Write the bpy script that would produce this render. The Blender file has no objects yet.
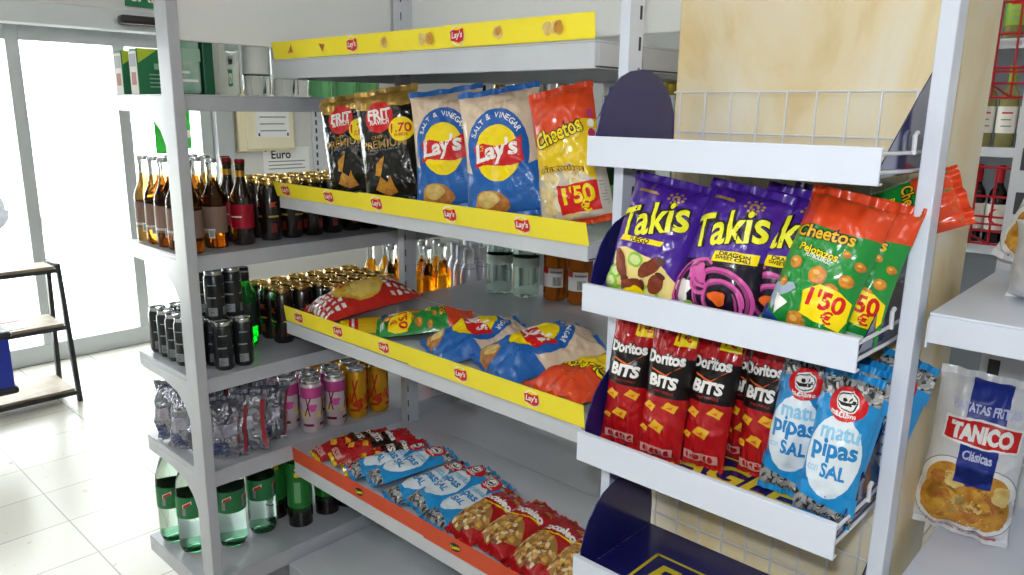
import bpy, bmesh, math, random
from mathutils import Vector, Matrix, noise
sc = bpy.context.scene
COL = sc.collection
PI = math.pi
rnd = random.Random(7)

# ------------------------------------------------------------------ materials
def lin(c):
    if isinstance(c, str):
        c = c.lstrip('#'); c = tuple(int(c[i:i+2], 16)/255 for i in (0, 2, 4))
    return tuple((x/12.92 if x <= .04045 else ((x+.055)/1.055)**2.4) for x in c)
MATS = {}
def mat(name, c, rough=.5, metal=0., spec=.5, trans=0., ior=1.45, coat=0., bump=0., bscale=40, emit=None, es=1., vary=0., vscale=6., two=None):
    if name in MATS: return MATS[name]
    m = bpy.data.materials.new(name); m.use_nodes = True
    nt = m.node_tree; b = nt.nodes['Principled BSDF']
    b.inputs['Base Color'].default_value = (*lin(c), 1)
    b.inputs['Roughness'].default_value = rough; b.inputs['Metallic'].default_value = metal
    b.inputs['Specular IOR Level'].default_value = spec
    b.inputs['Transmission Weight'].default_value = trans; b.inputs['IOR'].default_value = ior
    b.inputs['Coat Weight'].default_value = coat; b.inputs['Coat Roughness'].default_value = .12
    if emit: b.inputs['Emission Color'].default_value = (*lin(emit), 1); b.inputs['Emission Strength'].default_value = es
    if bump or vary:
        tc = nt.nodes.new('ShaderNodeTexCoord')
    if bump:
        n = nt.nodes.new('ShaderNodeTexNoise'); n.inputs['Scale'].default_value = bscale; n.inputs['Detail'].default_value = 4
        bp = nt.nodes.new('ShaderNodeBump'); bp.inputs['Strength'].default_value = bump; bp.inputs['Distance'].default_value = .01
        nt.links.new(tc.outputs['Object'], n.inputs['Vector']); nt.links.new(n.outputs['Fac'], bp.inputs['Height']); nt.links.new(bp.outputs['Normal'], b.inputs['Normal'])
    if vary:
        n2 = nt.nodes.new('ShaderNodeTexNoise'); n2.inputs['Scale'].default_value = vscale; n2.inputs['Detail'].default_value = 5; n2.inputs['Roughness'].default_value = .6
        mx = nt.nodes.new('ShaderNodeMix'); mx.data_type = 'RGBA'
        c2 = two if two else tuple(max(0, v*(1-vary)) for v in lin(c))
        if two: c2 = lin(two)
        rp = nt.nodes.new('ShaderNodeValToRGB'); rp.color_ramp.elements[0].position = .38; rp.color_ramp.elements[1].position = .66
        nt.links.new(tc.outputs['Object'], n2.inputs['Vector']); nt.links.new(n2.outputs['Fac'], rp.inputs['Fac']); nt.links.new(rp.outputs['Color'], mx.inputs['Factor'])
        mx.inputs[6].default_value = (*lin(c), 1); mx.inputs[7].default_value = (*c2, 1)
        nt.links.new(mx.outputs[2], b.inputs['Base Color'])
    MATS[name] = m
    return m
def foil(name, c, rough=.3, **k): return mat(name, c, rough, spec=.5, coat=.35, bump=.12, bscale=90, **k)
def thin_glass(name, c=(1, 1, 1), gloss=.08):
    if name in MATS: return MATS[name]
    m = bpy.data.materials.new(name); m.use_nodes = True; nt = m.node_tree; nt.nodes.clear()
    o = nt.nodes.new('ShaderNodeOutputMaterial'); t = nt.nodes.new('ShaderNodeBsdfTransparent'); g = nt.nodes.new('ShaderNodeBsdfGlossy'); mx = nt.nodes.new('ShaderNodeMixShader')
    t.inputs['Color'].default_value = (*c, 1); g.inputs['Roughness'].default_value = .03; mx.inputs[0].default_value = gloss
    nt.links.new(t.outputs[0], mx.inputs[1]); nt.links.new(g.outputs[0], mx.inputs[2]); nt.links.new(mx.outputs[0], o.inputs[0])
    MATS[name] = m
    return m

# ------------------------------------------------------------------ mesh builder
class MB:
    def __init__(s): s.v = []; s.f = []; s.mi = []; s.mats = []
    def mid(s, m):
        if m not in s.mats: s.mats.append(m)
        return s.mats.index(m)
    def add(s, vs, fs, m):
        b = len(s.v); s.v += [tuple(v) for v in vs]; k = s.mid(m)
        for f in fs: s.f.append(tuple(i+b for i in f)); s.mi.append(k)
        return s
    def box(s, x0, x1, y0, y1, z0, z1, m):
        x0, x1 = sorted((x0, x1)); y0, y1 = sorted((y0, y1)); z0, z1 = sorted((z0, z1))
        v = [(x, y, z) for z in (z0, z1) for y in (y0, y1) for x in (x0, x1)]
        return s.add(v, [(0, 2, 3, 1), (4, 5, 7, 6), (0, 1, 5, 4), (2, 6, 7, 3), (0, 4, 6, 2), (1, 3, 7, 5)], m)
    def prism(s, pts, axis, a, b, m):
        def P(p, t): return {'x': (t, p[0], p[1]), 'y': (p[0], t, p[1]), 'z': (p[0], p[1], t)}[axis]
        n = len(pts); v = [P(p, a) for p in pts]+[P(p, b) for p in pts]
        return s.add(v, [tuple(range(n-1, -1, -1)), tuple(range(n, 2*n))]+[(i, (i+1) % n, n+(i+1) % n, n+i) for i in range(n)], m)
    def tube(s, pts, r, m, n=8):
        pts = [Vector(p) for p in pts]; rings = []
        for i, p in enumerate(pts):
            t = (pts[min(i+1, len(pts)-1)]-pts[max(i-1, 0)]).normalized()
            a = t.orthogonal().normalized() if i == 0 else (rings_a-t*rings_a.dot(t)).normalized()
            rings_a = a; b = t.cross(a)
            rings.append([p+(a*math.cos(2*PI*k/n)+b*math.sin(2*PI*k/n))*r for k in range(n)])
        v = [q for R in rings for q in R]; f = []
        for i in range(len(pts)-1):
            for k in range(n): f.append((i*n+k, i*n+(k+1) % n, (i+1)*n+(k+1) % n, (i+1)*n+k))
        f += [tuple(range(n-1, -1, -1)), tuple((len(pts)-1)*n+k for k in range(n))]
        return s.add(v, f, m)
    def lathe(s, prof, m, n=24, c=(0, 0, 0), matf=None):
        v = []; idx = []
        for (r, z) in prof:
            if r < 1e-6: idx.append([len(v)]*n); v.append((c[0], c[1], c[2]+z))
            else:
                idx.append(list(range(len(v), len(v)+n)))
                v += [(c[0]+r*math.cos(2*PI*k/n), c[1]+r*math.sin(2*PI*k/n), c[2]+z) for k in range(n)]
        for i in range(len(prof)-1):
            mm = matf(i) if matf else m; fs = []
            for k in range(n):
                q = [idx[i][k], idx[i][(k+1) % n], idx[i+1][(k+1) % n], idx[i+1][k]]
                u = []
                for t in q:
                    if t not in u: u.append(t)
                if len(u) > 2: fs.append(tuple(u))
            b = len(s.v); 
            if i == 0: base = b; s.v += v
            kk = s.mid(mm)
            for f in fs: s.f.append(tuple(t+base for t in f)); s.mi.append(kk)
        return s
    def build(s, name, parent=None, world=False, smooth=False, bevel=0., xf=None):
        me = bpy.data.meshes.new(name); vs = s.v
        if xf is not None: vs = [xf @ Vector(p) for p in vs]
        if world and parent is not None:
            im = wm(parent).inverted(); vs = [im @ Vector(p) for p in vs]
        me.from_pydata([tuple(p) for p in vs], [], s.f)
        for m in s.mats: me.materials.append(m)
        me.polygons.foreach_set('material_index', s.mi)
        if smooth:
            me.shade_smooth(); me.set_sharp_from_angle(angle=math.radians(38))
        me.update()
        o = bpy.data.objects.new(name, me); COL.objects.link(o)
        if parent is not None: o.parent = parent
        if bevel:
            bv = o.modifiers.new('bevel', 'BEVEL'); bv.width = bevel; bv.segments = 2; bv.limit_method = 'ANGLE'; bv.angle_limit = math.radians(50)
        return o
def wm(o): return (wm(o.parent) @ o.matrix_basis) if o.parent else o.matrix_basis.copy()
def thing(name, label, cat, loc=(0, 0, 0), rot=None, group=None):
    o = bpy.data.objects.new(name, None); COL.objects.link(o); o.empty_display_size = .05
    if rot is not None: o.rotation_euler = rot.to_euler() if isinstance(rot, Matrix) else rot
    o.location = loc; o['label'] = label; o['category'] = cat
    if group: o['group'] = group
    return o
def tag(o, label, cat, group=None):
    o['label'] = label; o['category'] = cat
    if group: o['group'] = group
    return o
def struct(o): o['kind'] = 'structure'; return o
def dup(root, loc, rz=None, label=None, group=None):
    r = root.copy(); COL.objects.link(r); r.location = loc
    if rz is not None: r.rotation_euler = (0, 0, rz)
    if label: r['label'] = label
    if group: r['group'] = group
    for ch in list(root.children):
        c = ch.copy(); COL.objects.link(c); c.parent = r
        for g in list(ch.children):
            d = g.copy(); COL.objects.link(d); d.parent = c
    return r

# ------------------------------------------------------------------ text and print
TXT = {}
def text_geo(s, shear=0., bold=0., spacing=1.):
    k = (s, shear, bold, spacing)
    if k in TXT: return TXT[k]
    cu = bpy.data.curves.new('t', 'FONT'); cu.body = s; cu.size = 1; cu.shear = shear; cu.offset = bold; cu.space_character = spacing
    cu.align_x = 'CENTER'; cu.align_y = 'CENTER'; cu.resolution_u = 3; cu.fill_mode = 'FRONT'
    ob = bpy.data.objects.new('t', cu); COL.objects.link(ob)
    bpy.context.view_layer.update()
    me = bpy.data.meshes.new_from_object(ob.evaluated_get(bpy.context.evaluated_depsgraph_get()))
    vs = [(v.co.x, v.co.y) for v in me.vertices]; fs = [tuple(p.vertices) for p in me.polygons]
    bpy.data.objects.remove(ob); bpy.data.curves.remove(cu); bpy.data.meshes.remove(me)
    xs = [v[0] for v in vs]; ys = [v[1] for v in vs]; cx = (min(xs)+max(xs))/2; cy = (min(ys)+max(ys))/2
    vs = [(x-cx, y-cy) for x, y in vs]
    TXT[k] = (vs, fs, max(xs)-min(xs), max(ys)-min(ys))
    return TXT[k]
class Decor:
    """flat print (x, y in metres) laid on a surface by mapf(x, y, lift)"""
    def __init__(s, mapf, cell=.006, lift=.0004, step=.00016): s.map = mapf; s.cell = cell; s.lift = lift; s.step = step; s.mb = MB(); s.layer = 0
    def raw(s, vs, fs, m, layer=None, clip=None):
        if layer is None: s.layer += 1; layer = s.layer
        bm = bmesh.new(); bv = [bm.verts.new((x, y, 0)) for x, y in vs]
        for f in fs:
            try: bm.faces.new([bv[i] for i in f])
            except ValueError: pass
        def cut(co, no, clear=False):
            bmesh.ops.bisect_plane(bm, geom=bm.verts[:]+bm.edges[:]+bm.faces[:], plane_co=co, plane_no=no, clear_outer=clear, dist=1e-7)
        if clip:
            for co, no in (((clip[0], 0, 0), (-1, 0, 0)), ((clip[1], 0, 0), (1, 0, 0)), ((0, clip[2], 0), (0, -1, 0)), ((0, clip[3], 0), (0, 1, 0))): cut(co, no, True)
        if bm.verts and s.cell:
            for ax in (0, 1):
                lo = min(v.co[ax] for v in bm.verts); hi = max(v.co[ax] for v in bm.verts)
                k = math.floor(lo/s.cell)+1
                while k*s.cell < hi:
                    p = [0, 0, 0]; q = [0, 0, 0]; p[ax] = k*s.cell; q[ax] = 1; cut(p, q); k += 1
        bmesh.ops.triangulate(bm, faces=[f for f in bm.faces if len(f.verts) > 4])
        bm.verts.index_update()
        lf = s.lift+s.step*layer
        out = [s.map(v.co.x, v.co.y, lf) for v in bm.verts]; ff = []
        for f in bm.faces:
            ids = [v.index for v in f.verts]
            ff.append(tuple(ids) if f.normal.z > 0 else tuple(reversed(ids)))
        s.mb.add(out, ff, m); bm.free()
    def poly(s, pts, m, layer=None, clip=None): s.raw(pts, [tuple(range(len(pts)))], m, layer, clip)
    def rect(s, x0, x1, y0, y1, m, layer=None): s.poly([(x0, y0), (x1, y0), (x1, y1), (x0, y1)], m, layer)
    def ell(s, cx, cy, rx, ry, m, layer=None, rot=0., n=28, clip=None, wob=0., seed=0):
        c, d = math.cos(rot), math.sin(rot); R = random.Random(seed); P = []
        ph = R.uniform(0, 6)
        for k in range(n):
            a = 2*PI*k/n; q = 1+wob*(math.sin(3*a+ph)+.6*math.sin(5*a+2*ph)); x = rx*q*math.cos(a); y = ry*q*math.sin(a); P.append((cx+x*c-y*d, cy+x*d+y*c))
        s.poly(P, m, layer, clip)
    def text(s, t, cx, cy, w, m, layer=None, h=None, rot=0., shear=0., bold=0., spacing=1., fit=True, bend=0.):
        vs, fs, tw, th = text_geo(t, shear, bold, spacing); kx = w/tw; ky = kx if h is None else h/th
        c, d = math.cos(rot), math.sin(rot); P = []
        for x, y in vs:
            X = x*kx; Y = y*ky+bend*(1-(2*X/w)**2)*w
            P.append((cx+X*c-Y*d, cy+X*d+Y*c))
        s.raw(P, fs, m, layer)
    def arc(s, t, cx, cy, r, a0, a1, size, m, layer=None, bold=0.):
        if layer is None: s.layer += 1; layer = s.layer
        n = len(t)
        for i, ch in enumerate(t):
            if ch == ' ': continue
            a = a0+(a1-a0)*(i/(n-1)); vs, fs, tw, th = text_geo(ch, 0, bold); rx, ry = (r if isinstance(r, tuple) else (r, r))
            x0 = cx+rx*math.cos(a); y0 = cy+ry*math.sin(a); ang = math.atan2(math.sin(a)*rx, math.cos(a)*ry)-PI/2
            c, d = math.cos(ang), math.sin(ang)
            s.raw([(x0+(x*c-y*d)*size, y0+(x*d+y*c)*size) for x, y in vs], fs, m, layer)
def absorb(mb, D):
    b0 = len(mb.v); mb.v += [tuple(v) for v in D.mb.v]
    for f, mi in zip(D.mb.f, D.mb.mi): mb.f.append(tuple(i+b0 for i in f)); mb.mi.append(mb.mid(D.mb.mats[mi]))
    return mb
def flatmap(o, ux, uy):
    o = Vector(o); ux = Vector(ux).normalized(); uy = Vector(uy).normalized(); n = ux.cross(uy)
    return lambda x, y, l: o+ux*x+uy*y+n*l
def cylmap(R, a0=0., z0=0.):
    def f(x, y, l):
        a = a0+x/R; return Vector(((R+l)*math.cos(a), (R+l)*math.sin(a), z0+y))
    return f
def puff(mb, o, ux, uy, D): pass

# ------------------------------------------------------------------ common colours
WHITE = mat('white_print', '#f4f2ee', .4); BLACK = mat('black_print', '#121212', .4); RED = mat('red_print', '#d3161d', .38); YEL = mat('yellow_print', '#fde000', .4)
BLUE = mat('blue_print', '#12306f', .4); NAVY = mat('navy_print', '#1b2f8c', .4); GOLDP = mat('gold_print', '#c9a24a', .32, metal=.4); GREENP = mat('green_print', '#1d8a35', .4)
PINKP = mat('pink_print', '#d85aa8', .4); ORANGEP = mat('orange_print', '#e8641c', .4); GREYP = mat('grey_print', '#8b8f94', .45); LBLUE = mat('light_blue_print', '#8fc7e6', .4)
CHIP = mat('chip_golden', '#d9a33c', .5, vary=1, vscale=60, two='#b8741f'); CHIPD = mat('chip_brown', '#a8642a', .5, vary=1, vscale=70, two='#d08a3a'); CHIPL = mat('chip_pale', '#e9cf86', .5, vary=1, vscale=50, two='#d3ab55')
STEELG = mat('painted_grey_steel', '#b9bcc4', .26, spec=.55, coat=.3, vary=.08, vscale=9)
STEELL = mat('painted_light_steel', '#cfd3da', .24, spec=.6, coat=.35, vary=.06, vscale=8)
STEELW = mat('white_enamel_steel', '#dbe2f0', .3, spec=.5, coat=.2)
SLOT = mat('slot_dark', '#3a3d42', .6)
WIRE = mat('white_wire', '#e4e7ea', .35)
CARDY = mat('yellow_card', '#ffec34', .5); CARDO = mat('orange_card', '#d9502a', .5)

# ------------------------------------------------------------------ camera
cam = bpy.data.cameras.new('camera'); co = bpy.data.objects.new('camera', cam); COL.objects.link(co); sc.camera = co
F_PX, YAW, PIT, ROLL = 763.25, math.radians(42.81), math.radians(13.10), math.radians(.76)
Fv = Vector((math.cos(YAW)*math.cos(PIT), math.sin(YAW)*math.cos(PIT), -math.sin(PIT))); Rv = Vector((math.sin(YAW), -math.cos(YAW), 0)); Uv = Rv.cross(Fv)
R2 = Rv*math.cos(ROLL)+Uv*math.sin(ROLL); U2 = -Rv*math.sin(ROLL)+Uv*math.cos(ROLL)
co.matrix_world = Matrix(((R2.x, U2.x, -Fv.x, 0), (R2.y, U2.y, -Fv.y, 0), (R2.z, U2.z, -Fv.z, 1.55), (0, 0, 0, 1)))
cam.sensor_width = 36; cam.lens = 36*F_PX/1024; cam.clip_start = .02; cam.clip_end = 200

# ================================================================== ROOM
def tile_mat():
    m = mat('floor_tiles', '#d8d6cc', .25, spec=.5); nt = m.node_tree; b = nt.nodes['Principled BSDF']
    tc = nt.nodes.new('ShaderNodeTexCoord'); mp = nt.nodes.new('ShaderNodeMapping'); br = nt.nodes.new('ShaderNodeTexBrick')
    mp.inputs['Location'].default_value = (-.79+.385*20, -.02+.3*20, 0)
    nt.links.new(tc.outputs['Object'], mp.inputs['Vector']); nt.links.new(mp.outputs['Vector'], br.inputs['Vector'])
    br.offset = 0; br.inputs['Scale'].default_value = 1; br.inputs['Brick Width'].default_value = .385; br.inputs['Row Height'].default_value = .3
    br.inputs['Mortar Size'].default_value = .003; br.inputs['Mortar Smooth'].default_value = .2
    br.inputs['Color1'].default_value = (*lin('#d2d0c6'), 1); br.inputs['Color2'].default_value = (*lin('#cac8bd'), 1); br.inputs['Mortar'].default_value = (*lin('#97938a'), 1)
    n = nt.nodes.new('ShaderNodeTexNoise'); n.inputs['Scale'].default_value = 16; n.inputs['Detail'].default_value = 6
    rp = nt.nodes.new('ShaderNodeValToRGB'); rp.color_ramp.elements[0].position = .27; rp.color_ramp.elements[0].color = (.30, .28, .25, 1); rp.color_ramp.elements[1].position = .33
    nt.links.new(tc.outputs['Object'], n.inputs['Vector']); nt.links.new(n.outputs['Fac'], rp.inputs['Fac'])
    mx = nt.nodes.new('ShaderNodeMix'); mx.data_type = 'RGBA'; mx.blend_type = 'MULTIPLY'; mx.inputs['Factor'].default_value = .9
    nt.links.new(br.outputs['Color'], mx.inputs[6]); nt.links.new(rp.outputs['Color'], mx.inputs[7]); nt.links.new(mx.outputs[2], b.inputs['Base Color'])
    return m
def marble_mat():
    m = mat('marbled_cream', '#e6d8b4', .42); nt = m.node_tree; b = nt.nodes['Principled BSDF']
    tc = nt.nodes.new('ShaderNodeTexCoord'); n = nt.nodes.new('ShaderNodeTexNoise'); n.inputs['Scale'].default_value = 5.5; n.inputs['Detail'].default_value = 6; n.inputs['Roughness'].default_value = .55; n.inputs['Distortion'].default_value = .6
    mp = nt.nodes.new('ShaderNodeMapping'); mp.inputs['Scale'].default_value = (1, 1.3, .6); mp.inputs['Rotation'].default_value = (.5, 0, 0)
    rp = nt.nodes.new('ShaderNodeValToRGB'); e = rp.color_ramp.elements; e[0].position = .3; e[0].color = (*lin('#e0c48a'), 1); e[1].position = .62; e[1].color = (*lin('#f0e8d2'), 1)
    x = e.new(.45); x.color = (*lin('#ecdcb4'), 1); x = e.new(.8); x.color = (*lin('#f0f0e6'), 1)
    nt.links.new(tc.outputs['Object'], mp.inputs['Vector']); nt.links.new(mp.outputs['Vector'], n.inputs['Vector']); nt.links.new(n.outputs['Fac'], rp.inputs['Fac']); nt.links.new(rp.outputs['Color'], b.inputs['Base Color'])
    return m
WALLM = mat('wall_paint', '#d5d6d4', .6, vary=.05, vscale=3); CEILM = mat('ceiling_paint', '#eceae6', .7)
DW = 5.12
struct(MB().box(-2.5, 6, -3, DW+.12, -.1, 0, tile_mat()).build('floor'))
struct(MB().box(-2.5, 6, -3, DW+.2, 2.75, 2.85, CEILM).build('ceiling'))
struct(MB().box(-2.6, -2.5, -3, DW, 0, 2.75, WALLM).build('wall_left'))
struct(MB().box(-2.5, 6, -3.1, -3, 0, 2.75, WALLM).build('wall_back'))
struct(MB().box(5.2, 5.3, -3, DW, 0, 2.75, mat('wall_right_paint', '#c3c6c8', .6)).build('wall_right'))
w = MB(); w.box(-2.5, -.6, DW, DW+.2, 0, 2.75, WALLM); w.box(2.5, 5.2, DW, DW+.2, 0, 2.75, WALLM); w.box(-.6, 2.5, DW, DW+.2, 2.0, 2.75, WALLM)
struct(w.build('wall_front'))
# door lintel casing, frames and glass
ALU = mat('pale_aluminium', '#bcc1c4', .35, metal=.2)
struct(MB().box(-.6, 2.5, DW-.12, DW-.002, 1.985, 2.105, ALU).build('trim_1', bevel=.004))
dt = struct(thing('door_1', '', '', (0, DW+.03, 0)));  del dt['label']; del dt['category']
fr = MB()
fr.box(-.6, 2.5, DW+.0, DW+.05, 0, .115, ALU)
for x0, x1 in ((-.6, -.54), (.55, .62), (1.33, 1.40), (1.90, 1.97), (2.42, 2.5)): fr.box(x0, x1, DW+.0, DW+.05, .115, 1.985, ALU)
for x0, x1 in ((-.54, .55), (.62, 1.33), (1.40, 1.90), (1.97, 2.42)): fr.box(x0, x1, DW+.0, DW+.05, 1.90, 1.985, ALU)
fr.build('door_frame', dt, world=True, bevel=.003)
GL = thin_glass('door_glass', (.97, .99, .98), .06)
for x0, x1 in ((-.54, .55), (.62, 1.33), (1.40, 1.90), (1.97, 2.42)):
    MB().box(x0, x1, DW+.022, DW+.028, .115, 1.90, GL).build('glass_pane', dt, world=True)
gl = Decor(flatmap((2.19, DW+.018, 1.36), (1, 0, 0), (0, 0, 1)), 0, 0, .0002)
LG = mat('green_vinyl', '#3fd04a', .5)
gl.rect(-.075, .055, -.12, .24, LG); gl.rect(-.04, .0, .04, .12, WHITE); gl.rect(-.0, .055, -.02, .03, WHITE)
gl.rect(.10, .165, -.09, .19, LG); gl.rect(.115, .165, -.02, .03, WHITE); gl.rect(.10, .14, .09, .12, WHITE)
gl.mb.build('window_vinyl', dt, world=True)
struct(MB().box(2.50, 2.62, DW-.06, DW-.002, 0, 2.0, ALU).build('trim_2', bevel=.004))
# sign over the door: SALIDA
SG = mat('sign_green', '#0f7a4a', .4)
s = thing('exit_sign', 'green exit sign with white letters above the door sensor', 'sign', (2.21, DW, 2.142))
MB().box(2.0, 2.42, DW-.012, DW-.001, 2.142, 2.30, SG).build('sign_plate', s, world=True)
D = Decor(flatmap((2.21, DW-.012, 2.222), (1, 0, 0), (0, 0, 1)), 0, .0006); D.text('SALIDA', 0, 0, .36, WHITE, h=.1, bold=.02); D.mb.build('sign_lettering', s, world=True)
s = thing('door_sensor', 'long black rounded motion sensor over the sliding door', 'sensor', (2.1, DW-.12, 1.99))
pts = [(1.90, 2.028), (1.908, 2.022), (2.26, 2.022), (2.26, 2.072), (1.915, 2.072), (1.90, 2.060)]
MB().prism([(p[0], p[1]) for p in pts], 'y', DW-.175, DW-.121, mat('sensor_black', '#1b1c20', .35)).build('sensor_housing', s, world=True, bevel=.006)
MB().box(1.915, 2.25, DW-.178, DW-.176, 2.030, 2.040, mat('sensor_lens', '#3a2a2a', .1)).build('sensor_lens', s, world=True)
# wall: cream box with notice, price card, slotted rail, cables
CREAM = mat('cream_plastic', '#e9e0bf', .5)
s = thing('wall_cabinet', 'cream electrical cabinet high on the wall right of the door', 'cabinet', (2.9, DW, 1.24))
MB().box(2.66, 3.10, DW-.05, DW-.002, 1.24, 1.66, CREAM).build('cabinet_body', s, world=True, bevel=.006)
MB().box(2.715, 3.085, DW-.062, DW-.05, 1.255, 1.645, mat('cream_door', '#eae3c8', .45)).build('cabinet_door', s, world=True, bevel=.004)
def notice(name, label, x0, x1, z0, z1, y, lines, big=None):
    t = thing(name, label, 'notice', ((x0+x1)/2, y, z0))
    MB().box(x0, x1, y-.003, y-.0005, z0, z1, mat('paper', '#eef0f2', .6)).build('paper_sheet', t, world=True)
    D = Decor(flatmap(((x0+x1)/2, y-.003, (z0+z1)/2), (1, 0, 0), (0, 0, 1)), 0, .0006)
    W = x1-x0; Hh = z1-z0
    if big: D.text(big, -W*.12, Hh*.22, W*.42, BLACK, bold=.02); D.rect(-W*.47, -W*.42, Hh*.34, Hh*.44, RED)
    for k in range(lines):
        yy = Hh*(.40-.18*k) if not big else -Hh*(.05+.14*k)
        D.rect(-W*.4, W*(.34 if k % 2 else .4), yy-.004, yy+.004, GREYP)
    if not big:
        D.rect(-W*.46, -W*.41, -Hh*.46, -Hh*.38, BLUE); D.rect(W*.41, W*.46, -Hh*.46, -Hh*.38, BLUE)
    D.mb.build('printed_text', t, world=True)
    return t
notice('paper_notice', 'white printed notice taped to the cream wall cabinet', 2.79, 3.05, 1.335, 1.60, DW-.0625, 5)
notice('price_card', 'white card headed Euro on the wall below the cream cabinet', 2.86, 3.24, 1.075, 1.262, DW-.003, 3, 'Euro')
s = thing('slotted_wall_rail', 'white slotted shelf rail fixed to the wall beside the Euro card', 'rail', (3.33, DW, .6))
q = MB().box(3.27, 3.40, DW-.03, DW-.001, .6, 2.3, STEELL)
for k in range(26): q.box(3.29, 3.305, DW-.0312, DW-.0302, .7+k*.06, .735+k*.06, SLOT)
q.build('rail_channel', s, world=True)

CAB = mat('cable_black', '#25272b', .5)
for i, (xa, xb) in enumerate(((2.93, 2.92), (2.98, 3.03), (3.05, 3.15), (3.17, 3.17), (3.24, 3.29))):
    pts = [(xa+(xb-xa)*t, DW-.012-.01*math.sin(t*PI), 1.07-.6*t) for t in [k/10 for k in range(11)]]
    tag(MB().tube(pts, .005, CAB, 6).build('hanging_cable'), 'thin dark cable hanging down the pale wall under the Euro card', 'cable', 'cables under the Euro card')
# pillar
struct(MB().box(1.238, 1.43, .297, .752, 0, 2.75, marble_mat()).build('trim_3', bevel=.004))
# outside
struct(MB().box(-12, 14, DW+.2, 26, -.12, -.02, mat('pavement', '#e8e6e0', .8, vary=.1, vscale=4)).build('pavement'))
HED = mat('hedge_leaf', '#8fae62', .7)
def bush(x, y, r, seed, label):
    R = random.Random(seed); mb = MB()
    for k in range(420):
        a = R.uniform(0, 2*PI); b = math.acos(R.uniform(-.3, 1)); rr = r*R.uniform(.75, 1.02)
        p = Vector((x+rr*math.sin(b)*math.cos(a), y+rr*math.sin(b)*math.sin(a), .35+max(-.2, rr*math.cos(b))))
        d = Vector((R.uniform(-1, 1), R.uniform(-1, 1), R.uniform(-1, 1))).normalized()*.09; e = d.orthogonal().normalized()*.05
        mb.add([p-d, p+e, p+d, p-e], [(0, 1, 2, 3)], HED)
    t = thing('bush', label, 'bush', (x, y, -.02)); mb.build('foliage', t, world=True)
    MB().tube([(x, y, -.03), (x+.02, y, .5)], .04, mat('bark', '#7a6a55', .8)).build('trunk', t, world=True)
bush(1.1, 14.5, .8, 3, 'sunlit green bush outside, left of the door post'); bush(4.6, 13.6, .9, 5, 'sunlit green bush outside behind the middle glass')
# parked car outside, washed out by sun
CP = mat('car_paint', '#e9ebee', .25, coat=.5); CW = mat('car_window', '#7fa0b8', .1, spec=.8); TY = mat('tyre', '#303236', .7)
t = thing('car', 'white car parked outside across the pavement, seen through the glass', 'car', (3.6, 11.5, -.02))
prof = [(1.6, .22), (5.6, .22), (5.68, .55), (5.55, .85), (4.75, .95), (4.2, 1.38), (2.7, 1.42), (2.0, 1.0), (1.55, .82), (1.5, .5)]
MB().prism(prof, 'y', 10.9, 12.5, CP).build('car_body', t, world=True, bevel=.06)
for wp in ([(2.2, 1.0), (2.75, 1.34), (3.35, 1.34), (3.35, .98)], [(3.45, .98), (3.45, 1.34), (4.12, 1.31), (4.55, .97)]):
    MB().prism(wp, 'y', 10.885, 10.9, CW).build('side_window', t, world=True)
for x in (2.35, 4.85):
    wmb = MB(); prof2 = [(0, -.09), (.2, -.09), (.31, -.07), (.33, 0), (.31, .07), (.2, .09), (0, .09)]
    wmb.lathe(prof2, TY, 24); wmb.build('wheel', t, smooth=True, xf=Matrix.Translation((x-3.6, 10.98-11.5, .33)) @ Matrix.Rotation(PI/2, 4, 'X'))
BK = mat('bike_rack_steel', '#9a9ca0', .3, metal=.8)
t = thing('bike_rack', 'grey metal bike rack standing on the sunlit pavement outside', 'rack', (1.6, 8.6, -.02))
for k in range(4):
    x = 1.25+.28*k
    MB().tube([(x, 8.6, -.02), (x, 8.6, .5)]+[(x+.06-.06*math.cos(a), 8.6, .5+.06*math.sin(a)) for a in [PI*j/6 for j in range(1, 6)]]+[(x+.12, 8.6, .5), (x+.12, 8.6, -.02)], .016, BK).build('hoop', t, world=True)
MB().tube([(1.2, 8.6, .03), (2.3, 8.6, .03)], .014, BK).build('foot_bar', t, world=True)

# ladder shelf by the door with crate
WOODT = mat('grey_oak', '#a3947f', .5, vary=1, vscale=14, two='#8c7e6b'); BLKM = mat('black_metal', '#26262a', .4)
t = thing('shelf_stand', 'low black metal stand with grey wooden shelves in front of the glass door', 'shelf', (.8, 4.45, 0))
def lean(z): return .10*(.74-z)/.74     # front leg splays towards the room
for (z, d) in ((.725, .13), (.425, .24), (.075, .36)):
    y0 = 4.36-.19*(.74-z)/.74*0; 
    yf = 4.40-.10*(.74-z)/.74*1.0; yb = 4.62
    MB().box(.30, 1.235, yf, yb if z < .7 else yf+.17, z-.02, z, WOODT).build('shelf_board', t, world=True, bevel=.002)
    MB().box(.30, 1.24, yf-.012, yf-.0005, z-.034, z-.014, BLKM).build('shelf_rail', t, world=True)
for xx in (.29, 1.24):
    MB().prism([(4.395, .735), (4.42, .735), (4.315, 0), (4.29, 0)], 'x', xx, xx+.022, BLKM).build('front_leg', t, world=True)
    MB().prism([(4.56, .735), (4.585, .735), (4.635, 0), (4.61, 0)], 'x', xx, xx+.022, BLKM).build('rear_leg', t, world=True)
    MB().box(xx, xx+.022, 4.40, 4.58, .715, .735, BLKM).build('side_rail', t, world=True)
t = thing('leaflet', 'white leaflet with a red stripe lying on the middle shelf of the stand', 'leaflet', (1.0, 4.45, .425))
MB().box(.80, 1.08, 4.40, 4.56, .4255, .428, WHITE).build('paper_sheet', t, world=True)
MB().box(.80, 1.08, 4.545, 4.565, .4285, .4305, mat('leaflet_red', '#b3424a', .5)).build('red_stripe', t, world=True)
CBL = mat('crate_blue', '#1d2f9c', .4)
t = thing('crate', 'blue crate with black corner caps at the left edge beside the stand', 'crate', (.67, 4.0, 0))
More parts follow.
